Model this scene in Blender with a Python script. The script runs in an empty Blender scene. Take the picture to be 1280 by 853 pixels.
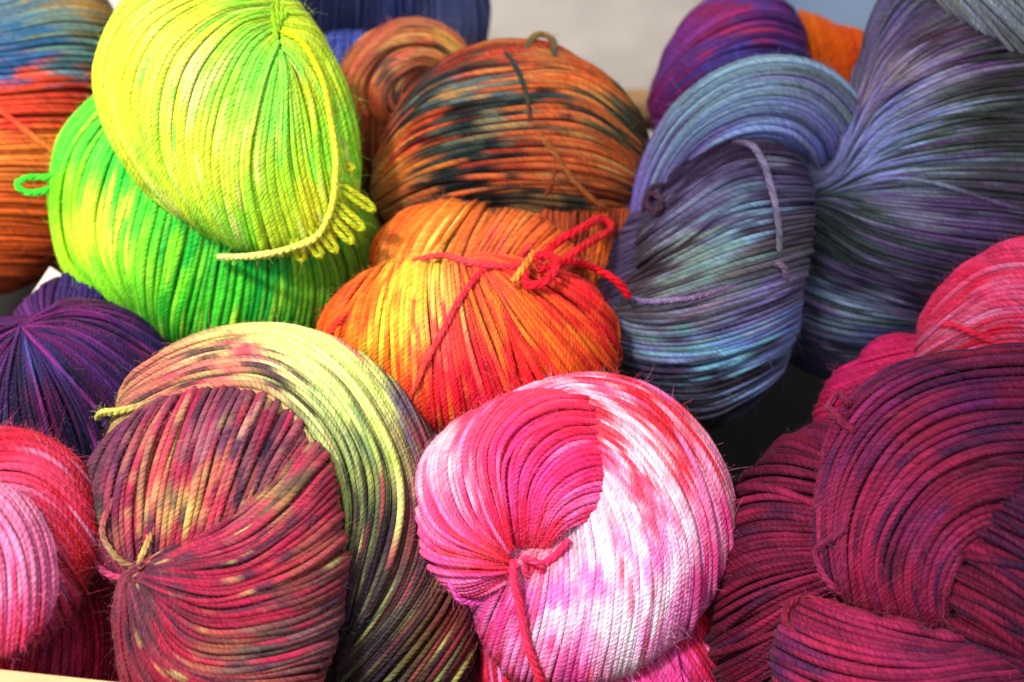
import bpy, math, random
import numpy as np

# ------------------------------------------------------------------ camera, sky, sun, exposure
SC = bpy.context.scene
COL = SC.collection
PITCH = math.radians(45.0)
FPX = 1280 * 50.0 / 22.3
CAM = np.array([0.0, 0.0, 0.535])
FWD = np.array([0.0, math.cos(PITCH), -math.sin(PITCH)])
UPV = np.array([0.0, math.sin(PITCH), math.cos(PITCH)])
RGT = np.array([1.0, 0.0, 0.0])

cam_data = bpy.data.cameras.new('camera')
cam = bpy.data.objects.new('camera', cam_data)
COL.objects.link(cam)
cam.location = CAM
cam.rotation_euler = (math.pi / 2 - PITCH, 0, 0)
cam_data.lens = 50.0
cam_data.sensor_width = 22.3
cam_data.sensor_fit = 'HORIZONTAL'
cam_data.clip_start = 0.02
cam_data.clip_end = 200.0
cam_data.dof.use_dof = True
cam_data.dof.focus_distance = 0.572
cam_data.dof.aperture_fstop = 6.3
SC.camera = cam

SUN_DIR = np.array([-0.36, -0.25, 0.90]); SUN_DIR /= np.linalg.norm(SUN_DIR)   # towards the sun
sun_el = math.asin(SUN_DIR[2])
sun_az = math.atan2(SUN_DIR[0], SUN_DIR[1])
world = bpy.data.worlds.new('World')
SC.world = world
world.use_nodes = True
wn = world.node_tree
sky_n = wn.nodes.new('ShaderNodeTexSky')
sky_n.sky_type = 'NISHITA'
sky_n.sun_disc = False
sky_n.sun_elevation = sun_el
sky_n.sun_rotation = sun_az
bg = wn.nodes['Background']
sky_n.dust_density = 5.0
sky_n.ozone_density = 0.3
bg.inputs['Strength'].default_value = 0.12
wn.links.new(sky_n.outputs[0], bg.inputs['Color'])
sl = bpy.data.lights.new('sun', 'SUN')
sl.energy = 2.7
sl.angle = math.radians(6.0)
sl.color = (1.0, 0.96, 0.90)
so = bpy.data.objects.new('sun', sl)
COL.objects.link(so)
from mathutils import Vector
so.rotation_euler = Vector(-SUN_DIR).to_track_quat('-Z', 'Y').to_euler()
SC.view_settings.view_transform = 'Standard'
SC.view_settings.look = 'None'
SC.view_settings.gamma = 1.0
SC.view_settings.use_curve_mapping = False
SC.view_settings.exposure = 0.9
SC.cycles.use_denoising = True
SC.cycles.max_bounces = 6
SC.cycles.diffuse_bounces = 4

RNG = np.random.default_rng(11)

def plane_depth(py):
    """depth along the view axis where the ray through image row py meets the top of the heap, which rises to the back"""
    z = 0.07 + 0.055 * (853 - py) / 853
    dy = (py - 426.5) / FPX
    return (CAM[2] - z) / (math.sin(PITCH) + dy * math.cos(PITCH))

def unproject(px, py, d):
    return CAM + d * (FWD + (px - 640) / FPX * RGT - (py - 426.5) / FPX * UPV)

# ------------------------------------------------------------------ materials
def lin(c):
    c = np.asarray(c, float) / 255.0
    return np.where(c <= 0.04045, c / 12.92, ((c + 0.055) / 1.055) ** 2.4)

def new_mat(name):
    m = bpy.data.materials.new(name); m.use_nodes = True
    nt = m.node_tree
    return m, nt, nt.nodes['Principled BSDF']

def nd(nt, kind, **kw):
    n = nt.nodes.new(kind)
    for k, v in kw.items():
        setattr(n, k, v)
    return n

def mth(nt, op, a, b=None, c=None):
    n = nt.nodes.new('ShaderNodeMath'); n.operation = op
    for i, v in enumerate((a, b, c)):
        if v is None: continue
        if isinstance(v, (int, float)): n.inputs[i].default_value = v
        else: nt.links.new(v, n.inputs[i])
    return n.outputs[0]

def make_wool(name, plies, slope, dist, fibre, ply_shade=0.3):
    m, nt, p = new_mat(name)
    at = nd(nt, 'ShaderNodeAttribute', attribute_name='dye')
    uv = nd(nt, 'ShaderNodeUVMap', uv_map='strand')
    sep = nd(nt, 'ShaderNodeSeparateXYZ'); nt.links.new(uv.outputs[0], sep.inputs[0])
    x, y = sep.outputs[0], sep.outputs[1]              # x along in diameters, y around 0..1
    ph = mth(nt, 'ADD', mth(nt, 'MULTIPLY', y, float(plies)), mth(nt, 'MULTIPLY', x, slope))
    ply = mth(nt, 'ABSOLUTE', mth(nt, 'SINE', mth(nt, 'MULTIPLY', ph, math.pi)))
    # fibres lie along the plies
    comb = nd(nt, 'ShaderNodeCombineXYZ')
    nt.links.new(mth(nt, 'MULTIPLY', ph, 7.0), comb.inputs[0])
    nt.links.new(mth(nt, 'MULTIPLY', x, 0.9), comb.inputs[1])
    oi = nd(nt, 'ShaderNodeObjectInfo')
    nt.links.new(mth(nt, 'MULTIPLY', oi.outputs['Random'], 37.0), comb.inputs[2])
    nz = nd(nt, 'ShaderNodeTexNoise'); nz.inputs['Scale'].default_value = 1.0; nz.inputs['Detail'].default_value = 3.0
    nt.links.new(comb.outputs[0], nz.inputs['Vector'])
    hgt = mth(nt, 'ADD', mth(nt, 'MULTIPLY', ply, 1.0), mth(nt, 'MULTIPLY', nz.outputs['Fac'], fibre))
    bp = nd(nt, 'ShaderNodeBump'); bp.inputs['Strength'].default_value = 1.0
    bp.inputs['Distance'].default_value = dist
    nt.links.new(hgt, bp.inputs['Height'])
    # fibre-to-fibre dye take-up
    mr = nd(nt, 'ShaderNodeMapRange'); mr.inputs[1].default_value = 0.25; mr.inputs[2].default_value = 0.75
    mr.inputs[3].default_value = 0.78; mr.inputs[4].default_value = 1.22
    nt.links.new(nz.outputs['Fac'], mr.inputs[0])
    # light and dark streaks along the plies paint in the shade of their grooves
    comb2 = nd(nt, 'ShaderNodeCombineXYZ')
    nt.links.new(mth(nt, 'MULTIPLY', ph, 1.3), comb2.inputs[0])
    nt.links.new(mth(nt, 'MULTIPLY', x, 0.25), comb2.inputs[1])
    nt.links.new(mth(nt, 'MULTIPLY', oi.outputs['Random'], 91.0), comb2.inputs[2])
    nz2 = nd(nt, 'ShaderNodeTexNoise'); nz2.inputs['Scale'].default_value = 1.0; nz2.inputs['Detail'].default_value = 1.0
    nt.links.new(comb2.outputs[0], nz2.inputs['Vector'])
    mr2 = nd(nt, 'ShaderNodeMapRange'); mr2.inputs[1].default_value = 0.3; mr2.inputs[2].default_value = 0.7
    mr2.inputs[3].default_value = 1.0 - ply_shade; mr2.inputs[4].default_value = 1.0 + ply_shade
    nt.links.new(nz2.outputs['Fac'], mr2.inputs[0])
    mx = nd(nt, 'ShaderNodeVectorMath', operation='SCALE')
    nt.links.new(at.outputs['Color'], mx.inputs[0]); nt.links.new(mth(nt, 'MULTIPLY', mr.outputs[0], mr2.outputs[0]), mx.inputs['Scale'])
    nt.links.new(mx.outputs[0], p.inputs['Base Color'])
    p.inputs['Roughness'].default_value = 0.5
    p.inputs['Specular IOR Level'].default_value = 0.06
    p.inputs['Sheen Weight'].default_value = 0.03
    p.inputs['Sheen Roughness'].default_value = 0.35
    nt.links.new(bp.outputs[0], p.inputs['Normal'])
    return m

WOOL = make_wool('plied_wool', 4, 1.15, 0.00014, 1.0, 0.26)
WOOL_FINE = make_wool('soft_wool', 3, 0.8, 0.00016, 0.8, 0.2)
FUZZ, _nt, _p = new_mat('wool_fibre')
_a = nd(_nt, 'ShaderNodeAttribute', attribute_name='dye')
_nt.links.new(_a.outputs['Color'], _p.inputs['Base Color'])
_p.inputs['Roughness'].default_value = 0.6
CORE, _nt, _p = new_mat('packed_wool')
_a = nd(_nt, 'ShaderNodeAttribute', attribute_name='dye')
_nt.links.new(_a.outputs['Color'], _p.inputs['Base Color'])
_p.inputs['Roughness'].default_value = 1.0
_p.inputs['Specular IOR Level'].default_value = 0.05

# ------------------------------------------------------------------ mesh helpers
def quad_mesh(name, verts, quads, dye=None, uvs=None, mat=None, smooth=True):
    me = bpy.data.meshes.new(name)
    nv, nq = len(verts), len(quads)
    me.vertices.add(nv); me.vertices.foreach_set('co', np.ascontiguousarray(verts, np.float32).ravel())
    me.loops.add(nq * 4); me.loops.foreach_set('vertex_index', np.ascontiguousarray(quads, np.int32).ravel())
    me.polygons.add(nq)
    me.polygons.foreach_set('loop_start', np.arange(0, nq * 4, 4, dtype=np.int32))
    me.polygons.foreach_set('use_smooth', np.full(nq, smooth, bool))
    if dye is not None:
        ca = me.attributes.new('dye', 'FLOAT_COLOR', 'POINT')
        c4 = np.ones((nv, 4), np.float32); c4[:, :3] = dye
        ca.data.foreach_set('color', c4.ravel())
    if uvs is not None:
        ul = me.uv_layers.new(name='strand')
        ul.data.foreach_set('uv', np.ascontiguousarray(uvs, np.float32).ravel())
    me.update(calc_edges=True)
    if mat is not None: me.materials.append(mat)
    return me

def link(name, data, parent=None):
    o = bpy.data.objects.new(name, data); COL.objects.link(o)
    if parent is not None: o.parent = parent
    return o

def tag(o, label, cat, group=None):
    o['label'] = label; o['category'] = cat
    if group: o['group'] = group
    return o

_topo = {}
def tube_topology(K, S):
    if (K, S) not in _topo:
        k, s = np.meshgrid(np.arange(K - 1), np.arange(S), indexing='ij')
        s2 = (s + 1) % S
        q = np.stack([k * S + s, k * S + s2, (k + 1) * S + s2, (k + 1) * S + s], -1).reshape(-1, 4)
        vv = np.stack([s / S, (s + 1) / S, (s + 1) / S, s / S], -1).reshape(-1, 4)
        kk = np.stack([k, k, k + 1, k + 1], -1).reshape(-1, 4)
        _topo[(K, S)] = (q, kk, vv)
    return _topo[(K, S)]

def tubes_arrays(P, Nn, R, S, u0=None):
    """P, Nn: (n,K,3) points and outward normals, R: (n,K) radii -> verts (n,K*S,3), uvs (n,Q*4,2)"""
    n, K, _ = P.shape
    T = np.gradient(P, axis=1)
    T /= np.linalg.norm(T, axis=2, keepdims=True) + 1e-12
    B = np.cross(T, Nn); B /= np.linalg.norm(B, axis=2, keepdims=True) + 1e-12
    N2 = np.cross(B, T)
    th = 2 * np.pi * np.arange(S) / S
    V = P[:, :, None, :] + R[:, :, None, None] * (np.cos(th)[None, None, :, None] * B[:, :, None, :] + np.sin(th)[None, None, :, None] * N2[:, :, None, :])
    seg = np.linalg.norm(np.diff(P, axis=1), axis=2)
    L = np.concatenate([np.zeros((n, 1)), np.cumsum(seg, 1)], 1)
    L = L / (2 * R.mean(axis=1, keepdims=True))
    if u0 is not None: L = L + u0[:, None]
    q, kk, vv = tube_topology(K, S)
    uv = np.stack([L[:, kk.ravel()], np.broadcast_to(vv.ravel(), (n, vv.size))], -1)
    return V.reshape(n, K * S, 3), q, uv

def cr_eval(pts, t):
    """Catmull-Rom through pts (G,...) at float positions t in [0, G-1]"""
    G = len(pts)
    i = np.clip(np.floor(t).astype(int), 0, G - 2); f = (t - i)
    f = f.reshape(f.shape + (1,) * (pts.ndim - 1))
    g = lambda j: pts[np.clip(j, 0, G - 1)]
    p0 = np.where((i == 0).reshape(f.shape), 2 * pts[0] - pts[1], g(i - 1))
    p3 = np.where((i == G - 2).reshape(f.shape), 2 * pts[-1] - pts[-2], g(i + 2))
    p1, p2 = g(i), g(i + 1)
    return 0.5 * (2 * p1 + (p2 - p0) * f + (2 * p0 - 5 * p1 + 4 * p2 - p3) * f * f + (3 * p1 - p0 - 3 * p2 + p3) * f ** 3)

def resample(pts, K):
    pts = np.asarray(pts, float)
    fine = cr_eval(pts, np.linspace(0, len(pts) - 1, 40 * len(pts)))
    s = np.concatenate([[0], np.cumsum(np.linalg.norm(np.diff(fine, axis=0), axis=1))])
    tt = np.linspace(0, s[-1], K)
    return np.stack([np.interp(tt, s, fine[:, c]) for c in range(fine.shape[1])], -1)

def smooth_noise(n, K, knots, rng):
    """n smooth random curves of K samples, about -1..1"""
    k = rng.normal(0, 0.6, (knots + 1, n))
    return cr_eval(k, np.linspace(0, knots, K)).T

# ------------------------------------------------------------------ one fold (bulging bundle) of a skein
class Fold:
    def __init__(s, centre, outline, off=0.0, tf=0.72, tb=0.55, dips=(), ref=None):
        s.c = np.asarray(centre, float)
        o = np.asarray(outline, float) - s.c
        a = np.arctan2(o[:, 1], o[:, 0]); r = np.hypot(o[:, 0], o[:, 1])
        k = np.argsort(a); a, r = a[k], r[k]
        A = np.concatenate([a - 2 * np.pi, a, a + 2 * np.pi]); Rr = np.tile(r, 3)
        s.ag = np.linspace(-np.pi, np.pi, 361)
        rg = np.interp(s.ag, A, Rr)
        ker = np.hanning(15); ker /= ker.sum()
        ext = np.concatenate([rg[-31:-1], rg, rg[1:31]])
        s.rg = np.convolve(ext, ker, 'same')[30:-30]
        s.rm = math.sqrt(np.mean(s.rg ** 2))
        s.d = plane_depth(s.c[1] if ref is None else ref) + off
        s.s = s.d / FPX
        s.T = tf * s.rm * s.s; s.Tb = tb * s.rm * s.s
        s.o = unproject(s.c[0], s.c[1], s.d)
        s.n = CAM - s.o; s.n /= np.linalg.norm(s.n)
        s.x = RGT - s.n * RGT.dot(s.n); s.x /= np.linalg.norm(s.x)
        s.y = np.cross(s.x, s.n)             # image-down direction
        s.dips = dips
        s.seed = RNG.uniform(0, 6.28, 6)
    def R(s, al):
        return np.interp(al, s.ag, s.rg)
    def to_p(s, pts):
        v = np.asarray(pts, float) - s.c
        al = np.arctan2(v[..., 1], v[..., 0]); rho = np.hypot(v[..., 0], v[..., 1]) / s.R(al)
        ph = np.where(rho < 1, np.arcsin(np.clip(rho, 0, 1)), np.minimum(np.pi / 2 + (rho - 1) * 1.7, 2.75))
        return np.stack([ph * np.cos(al), ph * np.sin(al)], -1)
    def surf(s, p, h=0.0):
        """p-space (angle from the outward pole as a 2D vector) -> world point, normal, picture-like position"""
        ph = np.hypot(p[..., 0], p[..., 1]); al = np.arctan2(p[..., 1], p[..., 0])
        ph = np.minimum(ph, 3.05)
        R = s.R(al)
        sp, cp = np.sin(ph), np.cos(ph)
        T = np.where(cp >= 0, s.T, s.Tb)
        lx, ly = R * sp * np.cos(al), R * sp * np.sin(al)
        rho = np.where(cp >= 0, sp, 2 - sp)
        q = np.stack([s.c[0] + R * rho * np.cos(al), s.c[1] + R * rho * np.sin(al)], -1)
        w = T * cp
        e = s.seed
        w = w + s.T * 0.05 * (np.sin(lx / s.rm * 3.1 + e[0]) * np.sin(ly / s.rm * 2.7 + e[1]) + 0.6 * np.sin(lx / s.rm * 6.3 + ly / s.rm * 4 + e[2])) * np.maximum(cp, 0)
        for (dx, dy, rad, k) in s.dips:
            w = w - np.maximum(cp, 0) * k * s.T * np.exp(-((q[..., 0] - dx) ** 2 + (q[..., 1] - dy) ** 2) / rad ** 2)
        nx, ny, nz = sp * np.cos(al) / (R * s.s), sp * np.sin(al) / (R * s.s), cp / T
        nn = np.sqrt(nx ** 2 + ny ** 2 + nz ** 2)
        N = (nx / nn)[..., None] * s.x + (ny / nn)[..., None] * s.y + (nz / nn)[..., None] * s.n
        W = s.o + (lx * s.s)[..., None] * s.x + (ly * s.s)[..., None] * s.y + w[..., None] * s.n
        return W + np.asarray(h)[..., None] * N if np.ndim(h) else W + h * N, N, q

class Bundle:
    """a thick rope of strands laid along a curved centre line: pts are (x, y, half width in px, distance offset in m)"""
    def __init__(s, pts, off=0.0, tf=0.8, ref=None):
        pts = np.asarray(pts, float)
        s.K = 60
        r = resample(pts, s.K)
        s.px, s.hw = r[:, :2], r[:, 2]
        d = plane_depth(pts[:, 1].mean() if ref is None else ref) + off + r[:, 3]
        s.d = d.mean(); s.s = s.d / FPX; s.tf = tf
        s.c = s.px.mean(0)
        s.P = np.stack([unproject(s.px[i, 0], s.px[i, 1], d[i]) for i in range(s.K)])
        T = np.gradient(s.P, axis=0); T /= np.linalg.norm(T, axis=1, keepdims=True)
        v = CAM - s.P; v /= np.linalg.norm(v, axis=1, keepdims=True)
        s.B = np.cross(T, v); s.B /= np.linalg.norm(s.B, axis=1, keepdims=True)
        s.N = np.cross(s.B, T)
        t2 = np.gradient(s.px, axis=0); t2 /= np.linalg.norm(t2, axis=1, keepdims=True)
        s.b2 = np.stack([-t2[:, 1], t2[:, 0]], -1)
        s.length = np.linalg.norm(np.diff(s.px, axis=0), axis=1).sum()
        s.seed = RNG.uniform(0, 6.28, 6)
        s.sgn = np.sign(np.einsum('ij,ij->i', s.B, s.b2[:, :1] * RGT - s.b2[:, 1:] * UPV).mean())
    def to_p(s, pts):
        return np.asarray(pts, float)
    def surf(s, p, h=0.0):
        t = np.clip(p[..., 0], 0, 1) * (s.K - 1); th = p[..., 1]
        g = lambda A: np.stack([np.interp(t, np.arange(s.K), A[:, k]) for k in range(A.shape[1])], -1)
        P, B, N, hw = g(s.P), g(s.B), g(s.N), np.interp(t, np.arange(s.K), s.hw)
        a = hw * s.s
        n = np.sin(th)[..., None] * B + np.cos(th)[..., None] * N
        W = P + (a * np.sin(th))[..., None] * B + (a * s.tf * np.cos(th))[..., None] * N
        q = g(s.px) + s.sgn * (hw * np.sin(np.clip(th, -1.57, 1.57)))[..., None] * g(s.b2)
        h = np.asarray(h) * np.ones(t.shape)
        return W + h[..., None] * n, n, q

def dye_at(q, anchors, rng, per, js=(10, 10), power=4.0, mott=0.12):
    """colour at picture-like positions q (n,K,2); per-strand shifts make the streaky edges of hand dyeing"""
    A = np.array([[a[0], a[1]] for a in anchors], float); C = np.array([lin(a[2]) for a in anchors])
    W = np.array([a[3] if len(a) > 3 else 1.0 for a in anchors])
    n, K = q.shape[:2]
    qq = q + rng.normal(0, 1, (n, 1, 2)) * np.array(js)
    d2 = ((qq[:, :, None, :] - A) ** 2).sum(-1) + 60.0
    w = W / d2 ** (power / 2)
    c = (w[..., None] * C).sum(2) / w.sum(2)[..., None]
    return c

def shade_var(c, rng, amp):
    n, K = c.shape[:2]
    f = np.exp(rng.normal(0, amp, (n, 1)) + amp * 0.8 * smooth_noise(n, K, 5, rng))
    return np.clip(c * f[..., None], 0.002, 0.68)

def grade(c, gain, k, sat=1.0):
    if sat != 1.0:
        l = (c * np.array([0.3, 0.5, 0.2])).sum(-1, keepdims=True)
        c = l + (c - l) * sat
    if k != 1.0:
        l = (c * np.array([0.3, 0.5, 0.2])).sum(-1, keepdims=True) + 1e-4
        c = c * (l / np.mean(l)) ** (k - 1.0)
    return np.clip(c * np.asarray(gain), 0.002, 0.68)

R_SCALE = 0.86
PER = {}
STRANDS = {'single': 0, 'joined': 0, 'tris': 0}

def build_fold(skein, fold, guides, r_px, anchors, js=(10, 10), alts=(), amp=0.15, pack=0.83, wander=0.36, single=True,
               dive=(1.4, 1.4), name='fold', mat=None, fuzz=260, stray=0.07, lift=0.0, gain=1.0, contrast=1.0, power=4.0, flen=1.0, rough=0.26, ext=0.45, sat=1.0, inner=-0.6, along=24, seed=0):
    """the packed wool core, an inner layer of strands and the outer strands lying on a fold, following hand-laid guides"""
    rng = np.random.default_rng(int(abs(fold.c[0]) * 7 + abs(fold.c[1]) * 13 + seed))
    mat = mat or WOOL
    r_px = r_px * R_SCALE
    r = r_px * fold.s
    ln = fold.length if hasattr(fold, 'length') else max(sum(math.dist(g[i], g[i + 1]) for i in range(len(g) - 1)) for g in guides)
    K = int(np.clip(ln / (1.8 * r_px), 14, 50))
    G = []
    for g in guides:
        gp = np.asarray(g, float)
        if isinstance(fold, Fold) and ext:                                # run on round the far side past the outline
            st = ext * 0.55 * fold.rm
            pp = fold.to_p(gp)
            if np.hypot(*pp[0]) > 1.4: gp = np.vstack([gp[0] + st * (gp[0] - gp[1]) / np.linalg.norm(gp[0] - gp[1]), gp])
            if np.hypot(*pp[-1]) > 1.4: gp = np.vstack([gp, gp[-1] + st * (gp[-1] - gp[-2]) / np.linalg.norm(gp[-1] - gp[-2])])
        G.append(resample(gp, K))
    G = np.stack(G)                                                       # (G,K,2)
    W, _, _ = fold.surf(fold.to_p(G))
    D = np.linalg.norm(np.diff(W, axis=0), axis=2)                        # (G-1,K)
    vs, sp = [], []
    for i in range(len(guides) - 1):
        dmax = np.percentile(D[i], 84)
        m = max(1, int(round(dmax / (2 * r * pack))))
        for j in range(m):
            vs.append(i + (j + 0.5) / m); sp.append(1.0 / m)
    vs, sp = np.array(vs), np.array(sp)

    def lay(vs, sp, hbase, wamp, hamp, S, Kk):
        n = len(vs)
        off = smooth_noise(n, Kk, 3, rng) * 0.75 * wamp * sp[:, None] + rng.normal(0, 0.22 * wamp, (n, 1)) * sp[:, None]
        # strands gather in loose locks of a few turns that part and close along their length
        nl = max(2, n // 7)
        lk = rng.normal(0, 1.0, (5, nl + 2))
        lv = np.linspace(0, nl, n); lu = np.linspace(0, 3, Kk)
        lock = cr_eval(cr_eval(lk, lu).T, lv)                            # (n,Kk)
        clump = 0.9 * wamp * sp[:, None] * lock
        st = (rng.random(n) < stray)
        off = off + np.where(st, rng.normal(0, 2.0, n), 0)[:, None] * sp[:, None] * (np.linspace(-1, 1, Kk)[None] + 0.6 * smooth_noise(n, Kk, 3, rng))
        v = np.clip(vs[:, None] + off + clump, 0.0, len(guides) - 1.0)
        u = np.linspace(0, K - 1, Kk)
        Gu = np.stack([cr_eval(G[:, :, c].T, u) for c in range(2)], -1)   # (Kk,G,2)
        p = np.empty((n, Kk, 2))
        for k in range(Kk):
            p[:, k] = cr_eval(Gu[k], v[:, k])
        # local room decides how squeezed a strand is
        Du = np.stack([np.interp(u, np.arange(K), D[i]) for i in range(len(D))])
        i0 = np.clip(np.floor(vs).astype(int), 0, len(D) - 1)
        room = Du[i0] * sp[:, None] / (2 * r * pack)
        rad = r * np.clip(room, 0.62, 1.04) * rng.normal(1, 0.09, (n, 1)) * (1 + 0.08 * smooth_noise(n, Kk, 9, rng))
        h = hbase * r + hamp * r * (smooth_noise(n, Kk, 5, rng) + rng.normal(0, 0.35, (n, 1))) + np.where(st, 0.8 * r, 0)[:, None] + 0.35 * hamp * r * lock[::-1]
        h = h + np.clip(0.62 - room, 0, 0.5) * r * rng.uniform(-1, 2.0, (n, 1))
        uu = np.linspace(0, 1, Kk)
        e0 = np.clip(1 - uu / 0.10, 0, 1) ** 2; e1 = np.clip(1 - (1 - uu) / 0.10, 0, 1) ** 2
        h = h - r * (dive[0] * e0 + dive[1] * e1)[None]
        P, N, q = fold.surf(fold.to_p(p), h)
        # the dye meets every turn of the yarn at a different place: slide the colours along each strand
        step = ln / Kk
        sl_ = (rng.normal(0, along, (n, 1)) + 0.5 * along * smooth_noise(n, Kk, 5, rng)) / step
        ki = np.clip(np.arange(Kk)[None] + sl_, 0, Kk - 1.001)
        k0_ = np.floor(ki).astype(int); kf = (ki - k0_)[..., None]
        ii = np.arange(n)[:, None]
        qs_ = q[ii, k0_] * (1 - kf) + q[ii, k0_ + 1] * kf
        c = dye_at(qs_, anchors, rng, n, (js[0] * .35, js[1] * .35), power)
        for (col, amount, knots) in alts:
            nz = smooth_noise(n, Kk, int(knots * 1.8), rng) + rng.normal(0, 0.12, (n, 1))
            th = np.quantile(nz, 1 - amount)
            mm = 0.8 * np.clip((nz - th) / 0.75 + 0.5, 0, 1)[..., None] ** 1.5
            c = c * (1 - mm) + lin(col) * mm
        c = grade(c, gain, contrast, sat)
        c = shade_var(c, rng, amp)
        V, quads, uv = tubes_arrays(P, N, rad, S, rng.uniform(0, 9, n))
        return V, quads, uv, np.repeat(c, S, axis=1), P, N, c, rad

    # core pebble
    na, nphi = 40, 15
    ph = np.linspace(0.02, 3.0, nphi); al = np.linspace(-np.pi, np.pi, na, endpoint=False)
    PH, AL = np.meshgrid(ph, al, indexing='ij')
    pp = np.stack([PH / 3.05, AL], -1) if isinstance(fold, Bundle) else np.stack([PH * np.cos(AL), PH * np.sin(AL)], -1)
    cw, _, cq = fold.surf(pp, -2.2 * r)
    cq2 = grade(dye_at(cq, anchors, rng, nphi, (0, 0), power), gain, contrast, sat)
    i, j = np.meshgrid(np.arange(nphi - 1), np.arange(na), indexing='ij'); j2 = (j + 1) % na
    quads = np.stack([i * na + j, (i + 1) * na + j, (i + 1) * na + j2, i * na + j2], -1).reshape(-1, 4)
    fo = link(name, quad_mesh(name, cw.reshape(-1, 3), quads, cq2.reshape(-1, 3), None, CORE), skein)
    STRANDS['tris'] += len(quads) * 2

    # inner layer
    V, qd, uv, c, *_ = lay(vs[::1] + 0.5 * sp, sp, inner, wander * 0.8, 0.15, 5, max(10, K // 2))
    n, nv = V.shape[:2]
    allq = (qd[None] + (np.arange(n) * nv)[:, None, None]).reshape(-1, 4)
    o = link('inner_strands', quad_mesh('inner_strands', V.reshape(-1, 3), allq, c.reshape(-1, 3), uv.reshape(-1, 2), mat), fo)
    o['kind'] = 'stuff'
    STRANDS['tris'] += len(allq) * 2

    # outer strands
    S = 7
    V, qd, uv, c, P, N, cc, rad = lay(vs, sp, 0.75 + lift, wander, rough, S, K)
    n, nv = V.shape[:2]
    STRANDS['tris'] += n * len(qd) * 2
    PER[skein.name] = PER.get(skein.name, 0) + (n if single else 0)
    if single:
        STRANDS['single'] += n
        for i in range(n):
            link('strand', quad_mesh('strand', V[i], qd, c[i], uv[i], mat), fo)
    else:
        STRANDS['joined'] += n
        allq = (qd[None] + (np.arange(n) * nv)[:, None, None]).reshape(-1, 4)
        o = link('outer_strands', quad_mesh('outer_strands', V.reshape(-1, 3), allq, c.reshape(-1, 3), uv.reshape(-1, 2), mat), fo)
        o['kind'] = 'stuff'
    if fuzz:
        add_fuzz(fo, P, N, cc, rad, fuzz, rng, flen)
    fold.obj = fo; fold.r = r
    return fold

def add_fuzz(parent, P, N, C, rad, count, rng, flen=1.0):
    """loose fibres standing off the strands"""
    count = int(count * 9.0)
    n, K, _ = P.shape
    i = rng.integers(0, n, count); k = rng.integers(1, K - 1, count); k0 = k
    T = P[i, k + 1] - P[i, k - 1]; T /= np.linalg.norm(T, axis=1, keepdims=True) + 1e-9
    Nn = N[i, k]
    B = np.cross(T, Nn)
    a = rng.normal(0, 0.8, count)[:, None]
    out = Nn * np.cos(a) + B * np.sin(a)
    p0 = P[i, k] + out * rad[i, k][:, None] * 0.8
    Lf = np.minimum(rng.gamma(1.8, 0.00060, count), 0.0040)[:, None] * flen
    d0 = out * rng.uniform(0.2, 1.0, (count, 1)) + T * rng.normal(0, 1.1, (count, 1)) + B * rng.normal(0, 0.5, (count, 1))
    d0 /= np.linalg.norm(d0, axis=1, keepdims=True)
    d1 = d0 + rng.normal(0, 0.7, (count, 3)); d2 = d1 + rng.normal(0, 0.9, (count, 3))
    M = 4
    pts = np.zeros((count, M, 3)); pts[:, 0] = p0
    for m in range(1, M):
        f = (m - 1) / (M - 2)
        d = d0 * (1 - f) ** 2 + 2 * f * (1 - f) * d1 + f * f * d2
        pts[:, m] = pts[:, m - 1] + d * Lf / (M - 1)
    # a fibre is a narrow flat band, turned at random
    wv = np.cross(np.gradient(pts, axis=1), rng.normal(0, 1, (count, 1, 3))); wv /= np.linalg.norm(wv, axis=2, keepdims=True) + 1e-12
    wv *= (0.000024 * np.array([1, 1, .85, .4]))[None, :, None]
    V = np.stack([pts - wv, pts + wv], 2)
    k = np.arange(M - 1)
    q = np.stack([2 * k, 2 * k + 1, 2 * k + 3, 2 * k + 2], -1)
    c = np.repeat(np.clip(C[i, k0] * 1.2 + 0.03, 0, 0.8), M * 2, axis=0).reshape(-1, 3)
    allq = (q[None] + (np.arange(count) * M * 2)[:, None, None]).reshape(-1, 4)
    o = link('fuzz', quad_mesh('fuzz', V.reshape(-1, 3), allq, c, None, FUZZ), parent)
    o['kind'] = 'stuff'
    STRANDS['tris'] += len(allq) * 2

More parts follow.
